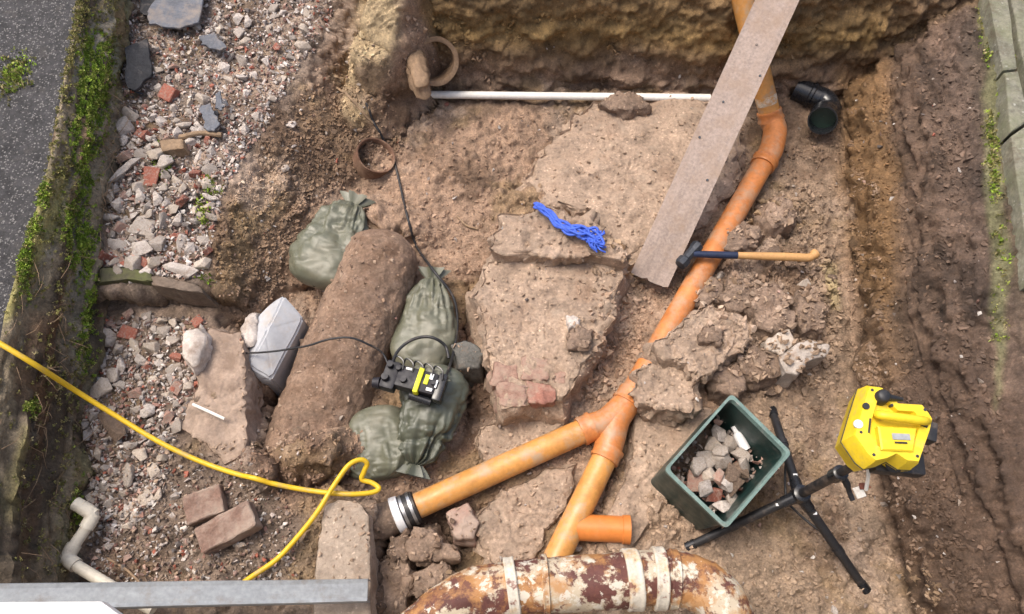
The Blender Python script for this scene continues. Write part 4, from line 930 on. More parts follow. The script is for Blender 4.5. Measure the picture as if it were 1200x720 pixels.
# ------------------------------------------------------------------ black device with yellow strip, on the sandbags
def device():
    c = W(489, 447, .28); e = empty('fuze_device', c - Vector((0, 0, .06)), 'black electronic device with a bright yellow strip resting on the sandbags', 'device')
    d1 = (W(528, 460, .30) - W(444, 438, .30)).normalized(); d2 = Vector((0, 0, 1)).cross(d1); Rm = Matrix((d1, d2, Vector((0, 0, 1)))).transposed()
    def at_(u, v, w): return c + d1 * u + d2 * v + Vector((0, 0, w))
    MB().box(c, (.2, .11, .085), Rm, .012).build('housing', M['device'], e, True)
    MB().box(at_(-.135, -.005, -.005), (.075, .145, .075), Rm, .014).build('end_block', M['device'], e, True)
    MB().box(at_(.118, -.005, 0), (.045, .14, .075), Rm, .01).build('end_block', M['blackshiny'], e, True)
    MB().box(at_(.012, -.004, .012), (.024, .126, .088), Rm, .004).build('yellow_strip', M['label_y'], e, True)
    MB().box(at_(.048, .01, .045), (.022, .05, .01), Rm, .003).build('label', M['label_y'], e)
    for (u, v, w_, l_) in ((.075, -.035, .03, .016), (.068, .03, .018, .03), (-.05, .04, .03, .012), (.1, .0, .01, .04)):
        MB().box(at_(u, v, .046), (w_, l_, .008), Rm, .002).build('label', M['whiteclean'], e)
    for (u, v, r_) in ((-.06, -.02, .018), (-.1, .03, .014), (-.15, -.03, .02), (-.145, .035, .016), (.085, .0, .012)):
        MB().tube([at_(u, v, .03), at_(u, v, .062)], [r_, r_ * .85], 14).build('knob', M['device'], e, True)
    MB().tube([at_(-.175, -.05, -.005), at_(-.21, -.055, -.01)], [.03, .026], 18).build('connector', M['device'], e, True)
    MB().tube([at_(-.02, -.07, -.01), at_(.09, -.075, -.02)], .022, 14).build('tube', M['blackshiny'], e, True)
    x = MB()
    for k in range(5):
        x.tube(catmull([at_(-.14 + .05 * k, .05, .02), at_(-.13 + .05 * k, .085, .05), at_(-.09 + .05 * k, .07, .055), at_(-.08 + .05 * k, .03, .045)], 6), .0045, 6)
    x.build('wiring', M['blackshiny'], e, True)
    # clear film flap beside it
    sheet('flap', [(492, 424), (520, 430), (536, 444), (520, 446), (496, 438)], .30, .004, M['sandbag'], None, None, -.1, par=e)
device(); [setattr(o, 'scale', (.82, .82, .82)) for o in bpy.data.objects if o.name == 'fuze_device']

# ------------------------------------------------------------------ cables
def ray_z(x, y):
    hit, loc, nn_, fi = ground.ray_cast(Vector((x, y, 3)), Vector((0, 0, -1))); return loc.z if hit else 0.0
def cable(name, pts, r_, m, label, cat='cable', seg=8, n=10, lift=0):
    P_ = []
    for p in pts:
        if len(p) == 3:
            q = W(*p); gz = float(ground_z(q.x, q.y)[0]) + r_ + .004
            P_.append(q if q.z > gz or q.z > .5 else W(p[0], p[1], gz))
        else:
            g = on_ground(*p); g.z += r_ + .003; P_.append(g)
    Q_ = catmull(P_, n)
    for q in Q_:
        gz = ray_z(q.x, q.y) + r_ * .7
        if q.z < gz and gz < .5: q.z = gz
    return tag(MB().tube(Q_, r_, seg).build(name, m, None, True, 80), label, cat)
cable('yellow_cable', [(-60, 368, .71), (-10, 397, .69), (40, 427, .62), (90, 459, .43), (135, 487, .33), (190, 520, .28), (245, 545, .25), (300, 562, .235), (350, 573, .225), (400, 579, .22), (432, 578, .20), (444, 573, .19), (436, 566, .19), (424, 562, .20), (427, 552, .22), (430, 543, .24), (422, 539, .26), (408, 546, .27), (390, 571, .262), (372, 600, .255), (350, 628, .245), (325, 655, .235), (298, 674, .24), (284, 684, .25), (276, 692, .25)], .0098, M['cable_y'], 'yellow cable crossing the rubble and looping back beside the lowest sandbag', seg=10)
cable('black_cable', [(430, 125), (442, 155), (458, 180), (466, 205), (474, 240), (481, 268), (489, 292), (507, 316, .16), (531, 348, .12), (536, 380, .08), (532, 410, .12), (526, 432, .22), (520, 446, .30)], .006, M['black'], 'thin black cable running from the open rusty tube down to the device', n=8)
cable('black_cable', [(288, 414, .19), (310, 413, .23), (335, 410, .27), (362, 405, .33), (385, 398, .36), (410, 396, .36), (432, 404, .33), (448, 414, .28), (456, 430, .27)], .0045, M['black'], 'thin dark wire bent over the bomb to the grey sack', n=8)
cable('black_cable', [(458, 430, .28), (466, 412, .24), (480, 400, .23), (496, 395, .23), (510, 397, .23), (522, 406, .20), (526, 420, .2)], .0065, M['black'], 'short black cable hoop over the smooth sandbag', n=8)
cable('root', [(395, 105), (412, 118), (428, 138), (440, 152)], .006, M['stick'], 'thin root across the ochre earth spur', 'root', n=6)
cable('twig', [(128, 655), (150, 668), (166, 683)], .005, M['stick'], 'thin bent twig near the cream plastic pipe', 'twig', n=6)
cable('twig', [(536, 256), (546, 266), (560, 270)], .005, M['stick'], 'small dark twig on the pit floor above the big slab', 'twig', n=6)

# ------------------------------------------------------------------ open tubes in the earth
def pipe_end(name, c, d, r_, wall_t, L_, m, label, cat, m_in=None):
    d = Vector(d).normalized(); e = empty(name, c - Vector((0, 0, r_)), label, cat); n = 40
    x = MB(); x.tube([c - d * L_, c - d * L_ * .5, c - d * .012, c, c, c - d * .004, c - d * L_ * .8], [r_ * .97, r_ * .98, r_, r_ * .99, r_ - wall_t * .6, r_ - wall_t, r_ - wall_t], n, False)
    ob = x.build('tube_wall', m, e, True, 50); A = np.array([v.co[:] for v in ob.data.vertices]); D = np.stack([fbm(A, 12, 3, off=k) for k in (1, 8, 15)], 1) * .004
    for v, q in zip(ob.data.vertices, D): v.co += Vector(q)
    x = MB(); x.tube([c - d * (L_ * .80), c - d * (L_ * .78), c - d * L_ * .74], [r_ * .9, r_ - wall_t, r_ * .5], n, True); x.build('earth_fill', M['clod'], e, True); return e
pipe_end('rusty_tube', W(441, 182, .10), W(441, 182, .10) - W(424, 196, .02) + Vector((0, -.03, .09)), .098, .010, .17, M['rusty'], 'open rusty steel tube sticking out of the floor above the bomb', 'tube')
pc = on_ground(514, 72); pc = pc + Vector((0, -.09, .05))
pipe_end('clay_pipe', pc, Vector((.25, -.62, .5)), .118, .024, .24, M['clay'], 'broken clay drain pipe mouth in the back bank', 'pipe')
sp = on_ground(488, 76); chunk('clay_shard', [(474, 58), (488, 50), (498, 68), (502, 98), (487, 101), (479, 80)], sp.z + .05, sp.z - .01, M['clay'], 'curved clay shard leaning beside the clay pipe mouth', 'shard', rough=.008, seed=81, na=48, nr=10, crown=.03)
# black plastic elbow
def elbow():
    a = W(932, 104, .06); b = W(960, 116, .06); c = W(968, 126, .06); d = W(958, 148, .12)
    e = empty('black_pipe_elbow', W(955, 120, 0), 'short black plastic pipe elbow on the floor by the right bank', 'pipe')
    dv = (b - a).normalized()
    MB().tube([a, a, b], [.045, .06, .06], 28, False).build('socket', M['blackshiny'], e, True)
    MB().tube([a + dv * .012, a + dv * .013], [.045, .001], 20, False).build('socket_inside', M['black'], e)
    MB().tube([a + dv * .075, a + dv * .08, a + dv * .095, a + dv * .1], [.06, .066, .066, .06], 28, False).build('collar', M['blackshiny'], e, True)
    MB().tube(catmull([b - dv * .02, b + dv * .03, c + Vector((.012, -.02, .0)), W(966, 134, .09)], 8), .06, 28, False).build('bend', M['blackshiny'], e, True)
    c2 = W(966, 134, .09); d = c2 + Vector((-.045, -.085, .055)); dn = (d - c2).normalized()
    MB().tube([c2 - dn * .02, c2 + dn * .005, c2 + dn * .006, d, d, d - dn * .1], [.06, .06, .069, .071, .064, .06], 30, False).build('open_socket', M['blackshiny'], e, True)
    MB().tube([d - dn * .075, d - dn * .074], [.064, .001], 24, False).build('socket_inside', M['pipegreen'], e)
elbow()
# white rod
def rod():
    e = empty('white_rod', W(660, 116, .03), 'long thin white rod lying along the foot of the back bank', 'rod'); a, b = W(492, 111, .06), W(832, 115, .07)
    MB().tube([a, (a * 2 + b) / 3, (a + b * 2) / 3, b], .0195, 14).build('rod', M['white'], e, True, 60)
    MB().tube([a - (b - a).normalized() * .07, a + (b - a).normalized() * .004], .017, 12).build('rod_tip', M['black'], e, True, 60)
rod()

# ------------------------------------------------------------------ plank
def plank():
    a, b = W(763, 324, .09), W(911, 0, .66); d = (b - a); b2 = a + d * 1.5; d.normalize(); a = a - d * .02
    sd_ = d.cross(Vector((0, 0, 1))).normalized(); up = sd_.cross(d); L_ = (b2 - a).length; w_ = .178; th = .036
    # twist a little so that the board shows its upper face squarely
    V = []; F = []; ns, nw = 120, 16; rings = []
    for i in range(ns + 1):
        t_ = L_ * i / ns
        for k in range(nw + 1): V.append(a + d * (t_ + (.006 * math.sin(k * 2.1) if i == 0 else 0)) + sd_ * (w_ * (k / nw - .5)) + up * th * .5)
        for k in range(nw, -1, -1): V.append(a + d * t_ + sd_ * (w_ * (k / nw - .5)) - up * th * .5)
    m_ = 2 * (nw + 1)
    for i in range(ns):
        for k in range(m_): F.append((i * m_ + k, i * m_ + (k + 1) % m_, (i + 1) * m_ + (k + 1) % m_, (i + 1) * m_ + k))
    F.append(tuple(range(m_ - 1, -1, -1))); F.append(tuple(ns * m_ + k for k in range(m_)))
    A = np.array([v[:] for v in V]); n = fbm(A, 12, 3) * .0025 + .006 * fbm(A, 1.6, 2, off=4)
    A += np.array(up)[None] * n[:, None]
    # object space along the board so that the grain runs with it
    Mx = Matrix((sd_, d, up)).transposed().to_4x4(); Mx.translation = a; inv = Mx.inverted()
    me = bpy.data.meshes.new('scaffold_plank'); me.from_pydata([(inv @ Vector(v))[:] for v in A], [], F); me.update()
    ob = link('board', me, M['wood']); e = empty('scaffold_plank', a, 'wide weathered scaffold plank leaning from the floor up to the back bank', 'plank')
    ob.matrix_world = Mx; ob.parent = e; ob.matrix_parent_inverse = Matrix.Translation(a).inverted()
    for (f, s_) in ((.25, .05), (.33, -.06), (.5, .07), (.56, .0), (.42, -.03)):
        p = a + d * L_ * f + sd_ * s_ + up * (th * .5 + .002); MB().tube([p, p + up * .002], [.006, .005], 8).build('nail', M['iron'], e)
    return a, d
plank()
# ------------------------------------------------------------------ orange drain pipe run
RP = .0515
def drain():
    e = empty('orange_drain_pipe', W(740, 470, 0), 'orange plastic drain pipe run with bend, fork and short open stub', 'pipe')
    top = W(867, -14, .57); e1 = W(904, 142, .10); e2 = W(909, 162, .095); m0 = W(897, 188, .09); y0 = W(738, 466, .075)
    du = (e1 - top).normalized(); dm = (y0 - m0).normalized()
    MB().tube([top - du * .2, e1], RP, 32, False).build('pipe_section', M['orange_old'], e, True, 50)
    p = e1 - du * .09; MB().tube([p - du * .045, p], [RP + .001] * 2, 32, False).build('label_band', mat('worn_label', (.6, .5, .38), .7, .4, 20, .2, 60, .001, dirt=((.55, .28, .09), 26, .42, .56)), e, True)
    def collar(p, d, L_=.05, m=M['orange_dk'], r_=RP + .0115):
        L_ *= 1.25
        return MB().tube([p - d * L_ * .5, p - d * L_ * .5, p - d * L_ * .3, p - d * L_ * .2, p + d * L_ * .2, p + d * L_ * .35, p + d * L_ * .5, p + d * L_ * .5], [RP - .003, r_ - .003, r_ - .001, r_ - .003, r_ - .003, r_ + .002, r_ + .002, RP - .003], 36, False).build('collar', m, e, True, 35)
    bend = catmull([e1 - du * .03, e1, e1.lerp(e2, .55) + Vector((.006, 0, 0)), e2.lerp(m0, .5) + Vector((.006, .004, 0)), m0, m0 + dm * .03], 10)
    MB().tube(bend, RP + .006, 36, False).build('bend', M['orange'], e, True, 60)
    collar(e1 - du * .03, du, .04, M['orange']); collar(m0 + dm * .02, -dm, .035, M['orange'])
    MB().tube([m0, m0.lerp(y0, .5), y0], RP, 36, False).build('pipe_section', M['orange'], e, True, 50)
    # fork
    k = W(722, 492, .07); br = W(690, 502, .07); lo = W(712, 530, .07); end = W(648, 662, .06); cl = W(474, 600, .05)
    dk = (k - y0).normalized(); dl = (end - lo).normalized(); db = (cl - br).normalized()
    MB().tube(catmull([y0 - dk * .02, y0.lerp(k, .5), k, lo.lerp(k, .4), lo + dl * .02], 8), RP + .007, 36, False).build('fork_body', M['orange'], e, True, 60)
    MB().tube(catmull([y0.lerp(k, .3), k + (br - k) * .35 + Vector((.004, .006, 0)), br, br + db * .02], 8), RP + .007, 36, False).build('fork_branch', M['orange'], e, True, 60)
    collar(y0, dk, .05, M['orange']); collar(br + db * .01, -db, .045, M['orange']); collar(lo + dl * .01, -dl, .045, M['orange'])
    MB().tube([lo, end + dl * .25], RP, 36, False).build('pipe_section', M['orange_old'], e, True, 50)
    MB().tube([br, cl], RP, 36, False).build('pipe_section', M['orange_old'], e, True, 50)
    # rubber coupling, clamp bands, old clay pipe end
    MB().tube([cl - db * .055, cl - db * .05, cl + db * .0, cl + db * .02], [RP + .004, RP + .014, RP + .015, RP + .01], 36, False).build('rubber_coupling', M['black'], e, True, 50)
    for q in (-.04, -.008): MB().tube([cl + db * q, cl + db * (q + .012)], [RP + .0175] * 2, 36, False).build('clamp_band', M['steel'], e, True)
    MB().tube([cl + db * .004, cl + db * .01, cl + db * .04, cl + db * .045], [RP - .01, RP + .021, RP + .024, RP + .01], 36, False).build('white_collar', M['whiteclean'], e, True, 50)
    ob = lathe_np(cl + db * .04, cl + db * .30, [(0, .0), (.0, RP + .014), (.05, RP + .02), (.16, RP + .026), (.26, RP + .03)], 48, .006, 8, 'clay_pipe_end', M['clod'], e, 5)
    # short side stub
    s0 = W(672, 618, .06); s1 = W(738, 621, .065); ds = (s1 - s0).normalized()
    MB().tube([s0, s1 - ds * .03, s1 - ds * .028, s1, s1, s1 - ds * .12], [RP, RP, RP + .004, RP + .005, RP - .003, RP - .003], 36, False).build('stub_pipe', M['orange_dk'], e, True, 40)
    MB().tube([s1 - ds * .10, s1 - ds * .099], [RP - .004, .001], 24, False).build('stub_inside', M['black'], e)
drain()

# ------------------------------------------------------------------ hammer
def hammer():
    e = empty('sledge_hammer', W(850, 300, .12), 'hammer with blue grip and wooden handle lying across the orange pipe', 'hammer')
    a = W(812, 298, .175); b = W(948, 302, .16); d = (b - a).normalized()
    MB().tube([a, a + d * .08, a + d * .2], [.0145, .0165, .0165], 14).build('grip', M['darkblue'], e, True, 50)
    pts = catmull([a + d * .2, a + d * .33, a + d * .45, b + Vector((0, 0, 0)), b + Vector((.035, .022, 0))], 6)
    n = len(pts); MB().tube(pts, [.0155 + .004 * math.sin(i / (n - 1) * 3) + (.006 if i > n - 4 else 0) for i in range(n)], 14).build('handle', M['handle'], e, True, 50)
    h0 = W(797, 311, .165); h1 = W(821, 284, .175); dh = (h1 - h0).normalized()
    bm_ = MB(); side = dh.cross(Vector((0, 0, 1))).normalized(); up = side.cross(dh)
    secs = [(0, .021), (.008, .025), (.035, .024), (.045, .018), (.095, .018), (.105, .022), (.13, .023), (.138, .018)]
    V = []; F = []
    for t_, r_ in secs:
        for k in range(8):
            an = math.pi / 8 + k * math.pi / 4; V.append(h0 + dh * t_ + side * math.cos(an) * r_ * 1.25 + up * math.sin(an) * r_ * 1.25)
    for i in range(len(secs) - 1):
        for k in range(8): F.append((i * 8 + k, i * 8 + (k + 1) % 8, (i + 1) * 8 + (k + 1) % 8, (i + 1) * 8 + k))
    F += [tuple(range(7, -1, -1)), tuple((len(secs) - 1) * 8 + k for k in range(8))]
    bm_.add(V, F); bm_.build('head', M['iron'], e)
hammer()

# ------------------------------------------------------------------ blue rope
def rope():
    x = MB(); path = catmull([W(627, 240, .295), W(640, 248, .295), W(655, 262, .295), W(672, 270, .30), W(690, 274, .30), (W(702, 281, .295))], 10); n = len(path)
    for k in range(9):
        pts = []
        for i, p in enumerate(path):
            f = i / (n - 1); sp = .010 + .024 * f ** 1.5; an = f * 11 + k * .7
            pts.append(p + Vector((math.cos(an + k) * sp * .7, math.sin(an + k * 1.7) * sp, math.cos(an + k) * sp * .4)))
        x.tube(pts, .0062, 6)
    ob = x.build('rope', M['blue'], None, True, 80)
    e = empty('blue_rope', W(665, 266, .2), 'bright blue rope hank on the concrete lump', 'rope'); ob.parent = e; ob.matrix_parent_inverse = world_mat(e).inverted(); ob.name = 'strands'
    y = MB(); q = W(694, 282, .295)
    for k in range(26):
        a0 = random.uniform(-1.9, .6); l_ = random.uniform(.03, .055); st = q + Vector((random.gauss(0, .010), random.gauss(0, .010), random.gauss(0, .005)))
        y.tube(catmull([st - Vector((math.cos(a0), math.sin(a0), 0)) * .02, st, st + Vector((math.cos(a0) * l_ * .6, math.sin(a0) * l_ * .6, .006)), st + Vector((math.cos(a0 + .4) * l_, math.sin(a0 + .4) * l_, -.006))], 4), .0042, 5)
    y.build('frayed_end', M['blue'], e, True, 80)
rope()

# ------------------------------------------------------------------ bin and its contents
def bin_():
    zr = .33; T = [W(857, 465, zr), W(924, 531, zr), W(851, 616, zr), W(782, 550, zr)]; bL, bB = W(759, 568, .01), W(815, 626, .01)
    c = sum(T, Vector()) / 4; off = ((bL - T[3]) + (bB - T[2])) / 2; off.z = 0
    B_ = []
    cb_ = c + off; cb_.z = .02
    for k, p in enumerate(T):
        q = p + off; q.z = .02; q = cb_ + (q - cb_) * .97; B_.append(q)
    e = empty('green_bin', Vector((cb_.x, cb_.y, .02)), 'open dark green plastic bin holding stones and rubble', 'bin')
    def ring(f, ins=0.0):
        out = []
        for k in range(4):
            p = B_[k].lerp(T[k], f); cc_ = cb_.lerp(c, f); out.append(p + (cc_ - p).normalized() * ins)
        return out
    def rounded(pts, r_=.022, n=5):
        out = []
        for k in range(4):
            p = pts[k]; a = (pts[k - 1] - p).normalized(); b = (pts[(k + 1) % 4] - p).normalized()
            for i in range(n):
                t_ = i / (n - 1); out.append(p + a * r_ * (1 - t_) ** 2 + b * r_ * t_ ** 2)
        return out
    rows = [rounded(ring(0)), rounded(ring(.12)), rounded(ring(.5)), rounded(ring(.93)), rounded(ring(.93, -.012)), rounded(ring(1.0, -.014)), rounded(ring(1.0, .004)), rounded(ring(.93, .008)), rounded(ring(.5, .008)), rounded(ring(.04, .01))]
    n = len(rows[0])
    def skin(i0, i1, cap0=False, cap1=False):
        V = [v for r_ in rows[i0:i1 + 1] for v in r_]; F = []
        for i in range(i1 - i0):
            for k in range(n): F.append((i * n + k, i * n + (k + 1) % n, (i + 1) * n + (k + 1) % n, (i + 1) * n + k))
        if cap0: F.append(tuple(range(n - 1, -1, -1)))
        if cap1: F.append(tuple((i1 - i0) * n + k for k in range(n)))
        return MB().add(V, F)
    skin(0, 3, True).build('outer_wall', M['bin'], e, True, 50); skin(3, 7).build('rim', M['binrim'], e, True, 35); skin(7, 9, False, True).build('inner_wall', M['bin'], e, True, 50)
    return c, cb_
bc, bcb = bin_()
IN = [(842, 510, 24, 'whitestone', 'greenish white stone at the back of the green bin', .13), (826, 545, 34, 'greystone', 'large pale grey stone in the green bin', .14), (846, 540, 30, 'greystone', 'broad grey stone in the middle of the green bin', .15), (866, 552, 26, 'clod', 'brown clod against the right side of the green bin', .14),
      (822, 566, 28, 'pinkbrick', 'pink brick piece at the left corner of the green bin', .14), (836, 580, 30, 'redbrick', 'red tile piece at the front of the green bin', .16), (850, 568, 26, 'whitestone', 'white and red stone at the front of the green bin', .17), (846, 592, 22, 'whitestone', 'small white stone at the front corner of the green bin', .15),
      (812, 556, 22, 'clod', 'brown clod at the left corner of the green bin', .13), (868, 535, 22, 'greystone', 'small grey stone at the right of the green bin', .13), (852, 520, 24, 'greystone', 'grey stone next to the white bottle in the green bin', .11), (835, 525, 24, 'beigestone', 'beige stone at the back left of the green bin', .12),
      (858, 585, 22, 'greystone', 'grey stone under the front rim of the green bin', .13), (832, 556, 26, 'beigestone', 'beige stone at the centre left of the green bin', .16)]
IN += [(818, 548, 26, 'greystone', 'flat grey stone by the left wall of the green bin', .18), (840, 560, 30, 'pinkbrick', 'pink brick half lying on top in the green bin', .19), (856, 556, 24, 'clod', 'earthy lump on top of the stones in the green bin', .18), (828, 575, 24, 'whitestone', 'white mortar lump beside the red tile in the green bin', .18), (842, 530, 26, 'greystone', 'long grey stone near the greenish stone in the green bin', .17), (860, 570, 24, 'clod', 'brown lump at the right front of the green bin', .17), (872, 545, 22, 'greystone', 'dull grey stone against the right wall of the green bin', .15)]
for (px, py, sz, k, lb, z) in IN: piece(px, py, sz * 1.15, k, lb, None, flat=.5, z=z + .03)
# fill of small stuff inside
TP = []
for _ in range(260):
    a, b = random.uniform(-1, 1), random.uniform(-1, 1); px = 842 + a * 34 + b * 34; py = 552 - a * 36 + b * 34; p = W(px, py, .12); TP.append((p.x, p.y, .11 + random.random() * .04))
TP = np.array(TP); scatter('rubble_fill', TP, rng.uniform(.02, .05, len(TP)), palette(len(TP), [3, 4, 5, 4, 2, 5, 4, 2, 2]), M['rubblecol'])
def bottle():
    e = empty('white_bottle', W(867, 516, .14), 'small white plastic bottle lying in the green bin', 'bottle'); a = W(861, 503, .17); b = W(874, 527, .15); d = (b - a).normalized()
    MB().tube([a + d * .012, a + d * .018, a + d * .03, b, b], [.008, .017, .02, .02, .012], 16).build('bottle_body', M['whiteclean'], e, True, 50); MB().tube([a - d * .012, a + d * .014], .011, 12).build('cap', M['whiteclean'], e, True, 50)
bottle()

# ------------------------------------------------------------------ tripod with yellow head
def tripod():
    e = empty('instrument_tripod', W(909, 602, 0), 'black tripod stand carrying a bright yellow plastic instrument head', 'tripod')
    hub = W(937, 580, .25); feet = [W(905, 481, .01), W(1014, 691, .01), W(806, 641, .01)]; topp = W(1030, 530, .88)
    for f in feet:
        d = (f - hub).normalized(); lg_ = MB().tube([hub + d * .02, f], [.019, .0165], 12).build('leg', M['black'], e, True, 50)
        L_ = (f - hub).length
        MB().tube([f - d * .035, f + d * .004], [.0195, .0225], 12).build('rubber_foot', M['blackshiny'], lg_, True, 50)
        MB().tube([hub + d * .02, hub + d * .07], [.024, .022], 12).build('leg_joint', M['blackshiny'], lg_, True, 50)
        MB().tube([hub + d * (L_ * .55), hub + d * (L_ * .55 + .03)], .0205, 12).build('leg_clip', M['black'], lg_, True, 50)
        MB().box(hub + d * (L_ * .2) + Vector((0, 0, .018)), (.016, .01, .006), None, .001).build('label', M['whiteclean'], lg_)
    dc = (topp - hub).normalized()
    MB().tube([hub - dc * .16, hub + dc * .1, hub + dc * .34], .018, 14).build('column', M['black'], e, True, 50)
    MB().tube([hub + dc * .3, topp], .0145, 14).build('column_extension', M['black'], e, True, 50)
    MB().tube([hub - dc * .03, hub - dc * .025, hub + dc * .03, hub + dc * .035], [.022, .032, .032, .022], 16).build('hub', M['blackshiny'], e, True, 50)
    MB().tube([hub + dc * .31, hub + dc * .315, hub + dc * .365, hub + dc * .37], [.018, .026, .026, .018], 16).build('collar', M['blackshiny'], e, True, 50)
    kp = hub + dc * .34; MB().tube(catmull([kp, kp + Vector((.03, -.02, -.02)), kp + Vector((.05, -.05, -.05)), kp + Vector((.06, -.075, -.06))], 5), [.012] * 8 + [.009] * 8, 10).build('clamp_handle', M['black'], e, True, 50)
    for f in feet:        # stay rods from the column to the legs
        d = f - hub; q = hub + d * .45; MB().tube(catmull([hub - dc * .14, (hub - dc * .14).lerp(q, .5) + Vector((0, 0, -.015)), q], 5), .005, 8).build('stay_rod', M['black'], e, True)
    # yellow head
    zb, zt_ = .84, 1.0
    OUT = [(1016, 448), (1032, 450), (1045, 462), (1053, 470), (1084, 472), (1092, 482), (1097, 490), (1094, 504), (1080, 545), (1065, 544), (1051, 535), (1038, 541), (1024, 544), (1014, 536), (997, 511), (1007, 477)]
    bm = bmesh.new(); zt2 = zt_
    pt = [W(p[0], p[1], zt2) for p in OUT]; c = sum(pt, Vector()) / len(pt); n = len(pt)
    def rg_(f, z): return [bm.verts.new(((c + (p - c) * f).x, (c + (p - c) * f).y, z)) for p in pt]
    rows = [rg_(.80, zb), rg_(.90, zb + .012), rg_(.985, zb + .075), rg_(1.0, zb + .08), rg_(1.0, zb + .10), rg_(.985, zb + .105), rg_(.95, zt2 - .012), rg_(.90, zt2), rg_(.62, zt2 + .002), rg_(.57, zt2 - .014), rg_(.3, zt2 - .015)]
    for i in range(len(rows) - 1):
        for k in range(n): bm.faces.new((rows[i][k], rows[i][(k + 1) % n], rows[i + 1][(k + 1) % n], rows[i + 1][k]))
    bm.faces.new(rows[0][::-1]); bm.faces.new(rows[-1])
    bmesh.ops.recalc_face_normals(bm, faces=bm.faces[:])
    me = bpy.data.meshes.new('instrument_head'); bm.to_mesh(me); bm.free(); me.polygons.foreach_set('use_smooth', [True] * len(me.polygons)); me.set_sharp_from_angle(angle=R(28))
    hd = link('instrument_head', me, M['yellow'], e)
    # carrying handle bridging the top, raised panel
    def hp(px, py, dz): return W(px, py, zt_ + dz)
    hb = MB(); hb.tube(catmull([hp(1028, 486, -.005), hp(1034, 487, .022), hp(1058, 490, .026), hp(1080, 493, .022), hp(1086, 494, -.005)], 7), .013, 12); hb.build('carry_handle', M['yellow'], hd, True, 60)
    q = [hp(1028, 500, .004), hp(1074, 502, .004), hp(1070, 530, .004), hp(1032, 528, .004)]
    MB().prism([(p.x, p.y) for p in q][::-1], zt_ - .02, zt_ + .010, .006).build('raised_panel', M['yellow'], hd)
    kc = hp(1033, 466, .0); MB().tube([kc - Vector((0, 0, .02)), kc + Vector((0, 0, .018)), kc + Vector((0, 0, .024))], [.022, .02, .014], 18).build('knob', M['black'], hd, True, 50)
    MB().tube([kc + Vector((.01, -.002, .01)), kc + Vector((.06, -.006, .0))], [.012, .006], 10).build('lever', M['black'], hd, True, 50)
    for (px, py, r_) in ((1015, 476, .010), (1032, 489, .008)): p = hp(px, py, .004); MB().tube([p - Vector((0, 0, .004)), p + Vector((0, 0, .002))], r_, 14).build('port', M['black'], hd, True)
    p = hp(1006, 497, .003); MB().tube([p - Vector((0, 0, .006)), p + Vector((0, 0, .001))], .013, 16).build('sticker', M['whiteclean'], hd)
    MB().box(hp(1019, 499, .003), (.005, .045, .004), Matrix.Rotation(-.3, 3, 'Z'), .001).build('slot', M['black'], hd)
    MB().box(hp(1083, 498, .003), (.02, .012, .006), Matrix.Rotation(-.5, 3, 'Z'), .002).build('latch', M['black'], hd)
    MB().box(W(1088, 508, .93), (.03, .06, .05), Matrix.Rotation(-.3, 3, 'Z'), .006).build('side_grip', M['black'], hd, True)
    b1_ = W(1050, 543, .87); MB().box(b1_, (.15, .07, .05), Matrix.Rotation(-.1, 3, 'Z'), .01).build('mount_base', M['black'], hd, True, 40)
    MB().tube([W(1048, 538, .90) , W(1048, 545, .93)], [.026, .024], 18).build('eyepiece', M['blackshiny'], hd, True, 50)
    MB().tube([W(1062, 545, .88), W(1078, 552, .86)], [.012, .009], 10).build('lever', M['black'], hd, True, 50)
    for (px, py) in ((1003, 508), (1018, 452), (1088, 478), (1078, 540), (1020, 538), (1044, 472)):
        p = hp(px, py, -.002); p = p.lerp(Vector((c.x, c.y, p.z)), .12); MB().tube([p - Vector((0, 0, .01)), p + Vector((0, 0, .004))], .0045, 10).build('screw', M['iron'], hd, True)
    sm = []
    for k in range(n + 1): q_ = c + (pt[k % n] - c) * 1.003; sm.append(Vector((q_.x, q_.y, zb + .09)))
    MB().tube(sm, .0022, 5).build('seam', M['black'], hd)
    for (px, py, w_, l_) in ((1056, 512, .05, .018), (1056, 519, .035, .005)): MB().box(hp(px, py, .012), (w_, l_, .002), Matrix.Rotation(-.05, 3, 'Z')).build('label', M['greyrail'] if l_ > .01 else M['black'], hd)
    # tag hanging from the head
    a = W(1017, 543, .84); b = W(1015, 574, .74); MB().tube([a, a.lerp(b, .5) + Vector((.004, 0, 0)), b], .006, 8).build('hanging_strap', M['white'], e, True)
    p = W(1007, 577, .72); MB().box(p, (.03, .035, .008), Matrix.Rotation(.3, 3, 'Z'), .002).build('tag', M['white'], e)
    MB().box(W(1011, 570, .73), (.02, .02, .01), None, .002).build('tag_clip', M['redbrick'], e)
tripod()

# ------------------------------------------------------------------ cream plastic waste pipe, grey rail, white board
def waste():
    e = empty('cream_waste_pipe', W(100, 640, .22), 'zigzag cream plastic waste pipe with elbows at the foot of the mossy wall', 'pipe')
    p = [W(88, 590, .29), W(112, 603, .27), W(76, 655, .265), W(134, 690, .28), W(180, 715, .28)]; r_ = .021
    for i in range(4): MB().tube([p[i], p[i + 1]], r_, 18).build('pipe_section', M['cream'], e, True, 50)
    for i in (1, 2):
        d0 = (p[i - 1] - p[i]).normalized(); d1 = (p[i + 1] - p[i]).normalized()
        MB().tube(catmull([p[i] + d0 * .055, p[i] + d0 * .02 + d1 * .004, p[i] + d1 * .02 + d0 * .004, p[i] + d1 * .055], 6), r_ + .005, 18).build('elbow', M['cream'], e, True, 50)
    d0 = (p[0] - p[1]).normalized(); MB().tube([p[0] - d0 * .03, p[0], p[0] + d0 * .003], [r_ + .004, r_ + .004, r_ + .001], 18).build('socket', M['cream'], e, True, 40)
    MB().tube([p[0] + d0 * .004, p[0] + d0 * .0045], [r_ * .72, r_ * .7], 14).build('socket_inside', M['black'], e)
waste()
